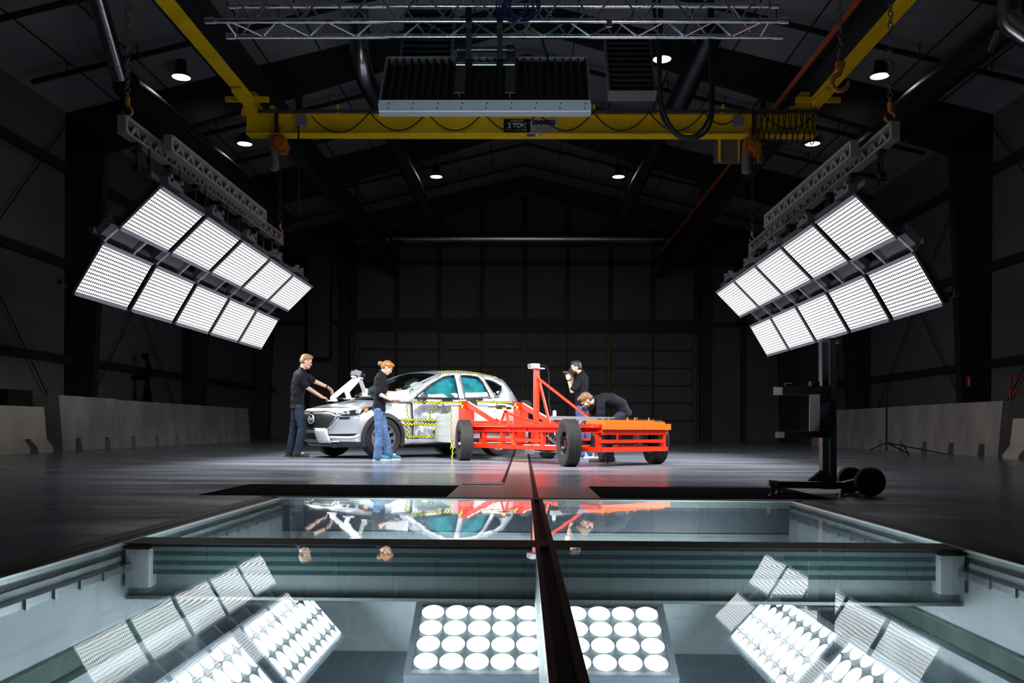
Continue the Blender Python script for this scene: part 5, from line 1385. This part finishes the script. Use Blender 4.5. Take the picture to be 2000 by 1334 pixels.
# photographer, facing left (his left side near)
J3 = JJ(16.45, dict(head=(1124.5, 718), spine=[(1134, 796, 0), (1135, 776, 0), (1135.5, 754, 0), (1137, 738, 0), (1135.5, 728, 0)],
    shL=(1133, 741, -.17), elL=(1117.5, 764, -.22), wrL=(1110.5, 742, -.12), haL=(1107.5, 729, -.06), shR=(1136, 740, .17), elR=(1122, 762, .20), wrR=(1117, 744, .07), haR=(1116, 731, .03),
    hipL=(1133, 799, -.085), knL=(1133, 845, -.10), ankL=(1136.5, 887, -.10), hipR=(1138, 799, .085), knR=(1146, 843, .10), ankR=(1152, 885, .12)))
person('bearded man in black polo photographing with a black camera, behind the cart', J3, (-1, -.1, 0), M_skin, M_shirt, M_jmid, M_wsneak, M_dark, .10,
       dict(pnL=(.3, .9, 0), pnR=(.3, -.9, 0), thL=1, curl=.35, hair=short, watch='L', sole=M_white, beard=(M_beard, [((.030, 0, -.078), (.062, .062, .042)), ((.052, 0, -.096), (.038, .036, .034))])))
# man bent over the cart, facing left (his left side near)
J4 = JJ(13.85, dict(head=(1145.5, 783), spine=[(1219, 808, 0), (1211, 791, 0), (1194, 783, 0), (1176, 781, 0), (1162, 782, 0)],
    shL=(1174, 787, -.18), elL=(1173, 816, -.22), wrL=(1160, 832, -.20), haL=(1150, 838, -.18), shR=(1172, 790, .17), elR=(1153, 806, .20), wrR=(1137, 821, .18), haR=(1131, 830, .16),
    hipL=(1215, 812, -.085), knL=(1176, 843, -.11), ankL=(1175, 893, -.11), hipR=(1216, 812, .085), knR=(1186, 850, .10), ankR=(1192, 893, .12)))
person('bearded man in black polo bent over the rear deck of the red cart', J4, (-1, -.08, 0), M_skin, M_shirt, M_jdark, M_boot, M_brown, .85,
       dict(pnL=(-.3, .3, -.8), pnR=(-.3, -.3, -.8), curl=.4, hem=.03, slv=.78, boot=.10, sole=mat('sole_grey', (.10, .10, .10), .7), hair=[((-.020, 0, .050), (.103, .085, .090)), ((-.055, 0, .0), (.070, .078, .072)), ((.04, 0, .098), (.058, .066, .040))],
            beard=(M_beard, [((.028, 0, -.078), (.063, .063, .042)), ((.052, 0, -.098), (.038, .038, .036))])))
# ---------------------------------------------------------------- what they hold
YP = 14.45
t = thing('folder', 'open white folder held by the woman beside the car fender', 'folder', at(775, 775, YP))
def sheet(name, px, dY, m, th=.012):
    q = [at(x, y, YP + d) for (x, y), d in zip(px, dY)]; n_ = (q[1] - q[0]).cross(q[3] - q[0]).normalized() * th
    return MB().add(q + [p + n_ for p in q], [(0, 1, 2, 3), (4, 7, 6, 5), (0, 4, 5, 1), (1, 5, 6, 2), (2, 6, 7, 3), (3, 7, 4, 0)]).build(name, m, t, world=True, smooth=0)
sheet('cover', [(753.5, 768.5), (787, 762), (796.5, 783), (764, 783)], (0, .04, -.02, -.06), mat('folder_grey', (.50, .50, .52), .5))
sheet('back_cover', [(787.3, 762), (798.5, 761), (798, 783), (796.8, 783)], (.045, .10, .06, -.015), M_paper)
t = thing('photo_camera', 'black photo camera with lens held to the eye of the bearded photographer', 'camera', at(1115, 727, 16.45))
c = at(1114.5, 727.5, 16.45)
b = MB(); b.box(c, (.075, .14, .10)); b.box(c + V((.0, 0, .06)), (.06, .06, .035)); b.box(c + V((-.01, .055, -.005)), (.09, .035, .09)); b.build('body', M_black, t, world=True, smooth=0)
b = MB(); b.lathe([(0, 0), (.036, 0), (.038, .10), (.034, .11), (.028, .09), (0, .085)], c + V((-.035, 0, -.005)), (-1, 0, .03), 18); b.build('lens', M_blackm, t, world=True)
b = MB(); b.tube(sag(c + V((.02, -.07, .03)), at(1130, 738, 16.28), .12), .007, 6); b.build('strap', M_black, t, world=True)
# ================================================================ barriers, stand, small things
M_barr = mat('barrier_concrete', (.30, .275, .25), .85, var=.22, vscale=1.6, bump=.3, bscale=14, stretch=(1, 1, .5))
M_barr2 = mat('barrier_pale', (.42, .385, .33), .85, var=.12, vscale=1.2, bump=.2, bscale=18)
def block(label, s, x, y0, y1, hgt, m, group, jersey=False):
    # s: +1 the face looks towards +x (left side of the hall), -1 the other way; a slot row runs along the foot
    L = y1 - y0; pro = [(0, 0), (.66, 0), (.62, hgt), (.10, hgt)] if not jersey else [(0, 0), (.60, 0), (.60, .08), (.42, .26), (.34, hgt), (.20, hgt), (.14, .26), (0, .08)]
    b = MB(); b.prism([(-s * q[0], q[1]) for q in pro], (x + (0 if not jersey else s * .0), y0, 0), (1, 0, 0), (0, 0, 1), (0, L, 0))
    o = b.build('concrete_barrier', m, smooth=0); k = max(2, int(L / 1.25)); cs = []
    for i in range(k):
        yc = y0 + L * (i + .5) / k
        cs.append(MB().prism([(-.16, -.05), (.16, -.05), (.105, .27), (-.105, .27)], (x - s * .8, yc, 0), (0, 1, 0), (0, 0, 1), (s * 1.0, 0, 0)).build('cutter', m, smooth=0, weld=True))
    for c in cs:
        md = o.modifiers.new('cut', 'BOOLEAN'); md.object = c; md.operation = 'DIFFERENCE'; md.solver = 'EXACT'
    bpy.context.view_layer.update(); me = bpy.data.meshes.new_from_object(o.evaluated_get(bpy.context.evaluated_depsgraph_get())); o.modifiers.clear(); o.data = me
    for c in cs: bpy.data.objects.remove(c)
    # origin at its foot
    me.transform(Matrix.Translation((-x, -y0, 0))); o.location = (x, y0, 0)
    tag(o, label, 'barrier', group); bpy.context.view_layer.update(); return o
XL, XR = -9.78, 9.86
block('tall stained concrete barrier on the left, at the near end of its row', 1, XL, 18.35, 21.0, 1.19, M_barr, 'tall barriers on the left')
block('tall concrete barrier on the left, second from the near end of its row', 1, XL, 21.02, 25.2, 1.17, M_barr, 'tall barriers on the left')
block('tall concrete barrier on the left, farthest and darkest of its row', 1, XL, 25.22, 31.0, 1.17, M_barr, 'tall barriers on the left')
block('tall concrete barrier on the right, at the near end of its row', -1, XR, 18.25, 23.6, 1.18, M_barr, 'tall barriers on the right')
block('tall concrete barrier on the right, farther one behind the wheeled post', -1, XR, 23.62, 30.0, 1.17, M_barr, 'tall barriers on the right')
block('low pale jersey barrier at the left edge of the picture', 1, XL + .12, 12.2, 17.75, .92, M_barr2, 'low jersey barriers', True)
block('low pale jersey barrier at the right edge of the picture', -1, XR - .25, 12.0, 17.6, .80, M_barr2, 'low jersey barriers', True)
o = MB().box2((-10.95, 17.3, 0), (-10.35, 18.2, 1.27)).build('dark_cabinet', M_black, smooth=0); tag(o, 'dark box behind the left jersey barrier, against the end of the tall barrier', 'cabinet')
# ---------------------------------------------------------------- wheeled post with two arms
YS_ = 7.55
st = thing('wheeled_post', 'wheeled aluminium post with two dark side arms, right of the glass', 'stand', fl(1618, 966))
def P(px, py, dY=0): return at(px, py, YS_ + dY)
M_ext = mat('extrusion_grey', (.16, .165, .18), .35, .85)
for px in (1609.5, 1624.5):
    a, c = P(px, 955, .0 if px < 1615 else -.06), P(px - 1.5, 665, .0 if px < 1615 else -.06)
    b = MB(); w = .055
    b.bar(a, c, w, .08, (0, 1, 0))
    for s in (-1, 1): b.bar(a + V((s * .02, -.042, 0)), c + V((s * .02, -.042, 0)), .014, .012, (0, 1, 0))
    b.build('post', M_ext, st, world=True, smooth=0)
b = MB(); b.bar(P(1602, 666), P(1632, 664), .10, .03); b.bar(P(1603, 672), P(1617, 672), .06, .02); b.lathe([(.0, 0), (.02, 0), (.02, .03), (0, .03)], P(1636, 668), (0, -1, 0), 10); b.build('top_cap', M_alud, st, world=True, smooth=0)
b = MB(); b.bar(P(1608, 700, -.01), P(1608, 810, -.01), .03, .04, (0, 1, 0)); b.build('slot_rail', M_black, st, world=True, smooth=0)
for (x0, x1, y, hh, nm) in ((1513, 1613, 764, 16, 'upper_arm'), (1517, 1613, 849.5, 12, 'lower_arm')):
    k = YS_ / F; b = MB(); b.bar(P(x0, y - 1, -.10), P(x1, y - 1, -.10), .10, hh * k); b.build(nm, M_black, st, world=True, smooth=0)
    MB().box(P(x0 + 6.5, y, -.16), (16 * k, .012, (hh - 1) * k)).build('end_plate', mat('plate_pink', (.42, .33, .36), .5), st, world=True, smooth=0)
MB().box2(tuple(P(1581.5, 842, -.16)), tuple(P(1600, 770.5, -.14))).build('cover_plate', MATS['plate_pink'], st, world=True, smooth=0)
MB().box2(tuple(P(1599, 850, -.13)), tuple(P(1616, 755, -.05))).build('carriage', M_blackm, st, world=True, smooth=0)
b = MB(); b.prism([(-.05, -.06), (.05, -.10), (.05, .10), (-.05, .06)], P(1609, 806, -.15), (1, 0, 0), (0, 0, 1), (0, .02, 0))
for i in range(8): b.box(P(1617.5, 762 + i * 9, -.06), (.022, .07, .012))
b.build('bracket_plate', M_ext, st, world=True, smooth=0)
b = MB(); b.tube([P(1535, 753, -.1), P(1545, 750, -.1), P(1575, 749, -.1)], .008, 6); b.tube([P(1533, 752, -.12), P(1548, 754, -.12)], .02, 8); b.box(P(1590, 751, -.1), (.07, .08, .05)); b.build('sensor', M_blackm, st, world=True)
# base: two long rails, braces, feet
b = MB()
for dY in (-.22, .16): b.bar(P(1506, 946, dY), P(1650, 948, dY), .06, .055)
b.bar(P(1512, 946, -.25), P(1512, 946, .19), .05, .05); b.bar(P(1640, 948, -.25), P(1640, 948, .3), .06, .05); b.build('base_rail', mat('base_dark', (.04, .04, .042), .4, .5), st, world=True, smooth=0)
b = MB(); b.bar(P(1582, 942, -.05), P(1606, 922, -.02), .04, .04); b.bar(P(1598, 942, -.05), P(1622, 922, -.06), .04, .04); b.build('brace', M_ext, st, world=True, smooth=0)
b = MB(); b.box(P(1504, 943, -.24), (.03, .05, .05)); b.box(P(1514, 944, -.24), (.03, .05, .05)); b.build('rail_end', mat('end_beige', (.40, .37, .33), .5), st, world=True, smooth=0)
for px, dY in ((1509, -.2), (1522, .12), (1646, -.2), (1646, .25)):
    p = P(px, 948, dY); b = MB(); b.tube([p, V((p.x, p.y, .02))], .012, 8); b.lathe([(0, 0), (.035, 0), (.03, .02), (0, .025)], (p.x, p.y, 0), (0, 0, 1), 14); b.build('foot', M_blackm, st, world=True)
for px, py, dY in ((1661, 936.5, .30), (1699, 940.5, -.12)):
    p = P(px, py, dY); r = p.z - .001; p.z = r
    b = MB(); w = .045; b.lathe([(r * .55, -w * .6), (r * .8, -w), (r * .93, -w), (r, -w * .5), (r, w * .5), (r * .93, w), (r * .8, w), (r * .55, w * .6)], p, (.12, 1, 0), 40); t_ = b.build('tire', M_rubber, st, world=True)
    b = MB(); b.lathe([(r * .56, -w * .55), (r * .3, -w * .4), (.03, -w * .7), (0, -w * .7)], p, (.12, 1, 0), 30); b.lathe([(r * .56, w * .55), (r * .3, w * .4), (.03, w * .7), (0, w * .7)], p, (.12, 1, 0), 30); b.build('rim', M_black, t_, world=True)
b = MB(); b.tube([P(1661, 937, .30), P(1699, 941, -.12)], .015, 8); b.bar(P(1640, 948, .0), P(1680, 939, .1), .05, .05); b.build('axle', M_blackm, st, world=True)
# ---------------------------------------------------------------- light stand by the right barrier
g0 = fl(1731, 890); g0.z = 0
t = thing('light_stand', 'thin black tripod stand in front of the right barriers', 'stand', g0)
MB().tube([g0 + V((0, 0, .1)), g0 + V((0, 0, 1.5))], .022, 8).build('pole', M_black, t, world=True)
for e in (fl(1775, 888), fl(1848, 889), fl(1700, 880)):
    MB().tube([g0 + V((0, 0, .28)), e + V((0, 0, .02))], .014, 6).build('leg', M_black, t, world=True)
MB().tube([fl(1775, 890) + V((0, 0, .02)), at(1764, 868, fl(1775, 890).y)], .014, 6).build('leg', M_black, t, world=True)
# dark lamp on a stand at the left
M_vblack = mat('matt_black', (.003, .003, .003), .9, spec=.05)
Yd = 25.6; g = at(282, 780, Yd); g.z = 0
t = thing('lamp_stand', 'barely visible dark lamp on a splayed stand behind the left barriers', 'lamp', g)
b = MB(); b.box(at(283, 696, Yd), (.14, .2, .16)); b.tube([at(286, 702, Yd), at(296, 728, Yd), at(284, 745, Yd)], .06, 8); b.bar(at(264, 738, Yd), at(292, 736, Yd), .12, .16); b.build('lamp_head', M_vblack, t, world=True)
for e in (264, 288, 308): MB().tube([at(288, 742, Yd), V((at(e, 780, Yd + (e - 285) * .01).x, Yd + (e - 285) * .01, .02))], .05, 8).build('leg', M_vblack, t, world=True)
MB().tube([at(290, 715, Yd), at(288, 748, Yd)], .07, 8).build('column', M_vblack, t, world=True)
# sign and red rail on the right
c = at(1892, 745, 21.75); t = thing('extinguisher_sign', 'small red and white upright sign on the right steel column', 'sign', c)
MB().box(c, (.11, .012, .26)).build('plate', mat('sign_red', (.45, .03, .05), .5), t, world=True, smooth=0)
b = MB(); b.box(c + V((0, -.008, -.01)), (.035, .004, .17)); b.box(c + V((0, -.008, .095)), (.02, .004, .03)); b.box(c + V((.02, -.008, .10)), (.03, .004, .012)); b.build('pictogram', mat('sign_pale', (.7, .6, .62), .5), t, world=True, smooth=0)
Yr = 19.5; t = thing('red_guard_rail', 'red tubular guard rail at the right edge above the barriers', 'rail', V((at(1973, 790, Yr).x, Yr, 0)))
X = at(1974, 735, Yr); b = MB(); b.tube([V((X.x, Yr, 0)), V((X.x, Yr, X.z))], .03, 8); b.tube([V((X.x + 1.2, Yr - .9, 0)), V((X.x + 1.2, Yr - .9, X.z))], .03, 8); b.build('upright', mat('rail_red', (.42, .03, .02), .5), t, world=True)
b = MB()
for z in (X.z, at(1974, 765, Yr).z): b.tube([V((X.x, Yr, z)), V((X.x + 1.2, Yr - .9, z))], .028, 8)
b.build('cross_bar', MATS['rail_red'], t, world=True)
# device on the floor by the photographer, loose shoe-like strap by the car
c = fl(1145, 889); o = thing('floor_device', 'small pale box on a dark base on the floor by the photographer', 'device', c)
MB().box(c + V((0, 0, .03)), (.20, .16, .05)).build('base', M_black, o, world=True, smooth=0)
MB().box(c + V((-.01, 0, .10)), (.09, .10, .09)).build('box', mat('device_pale', (.55, .5, .48), .5), o, world=True, smooth=0)
bpy.context.view_layer.update()
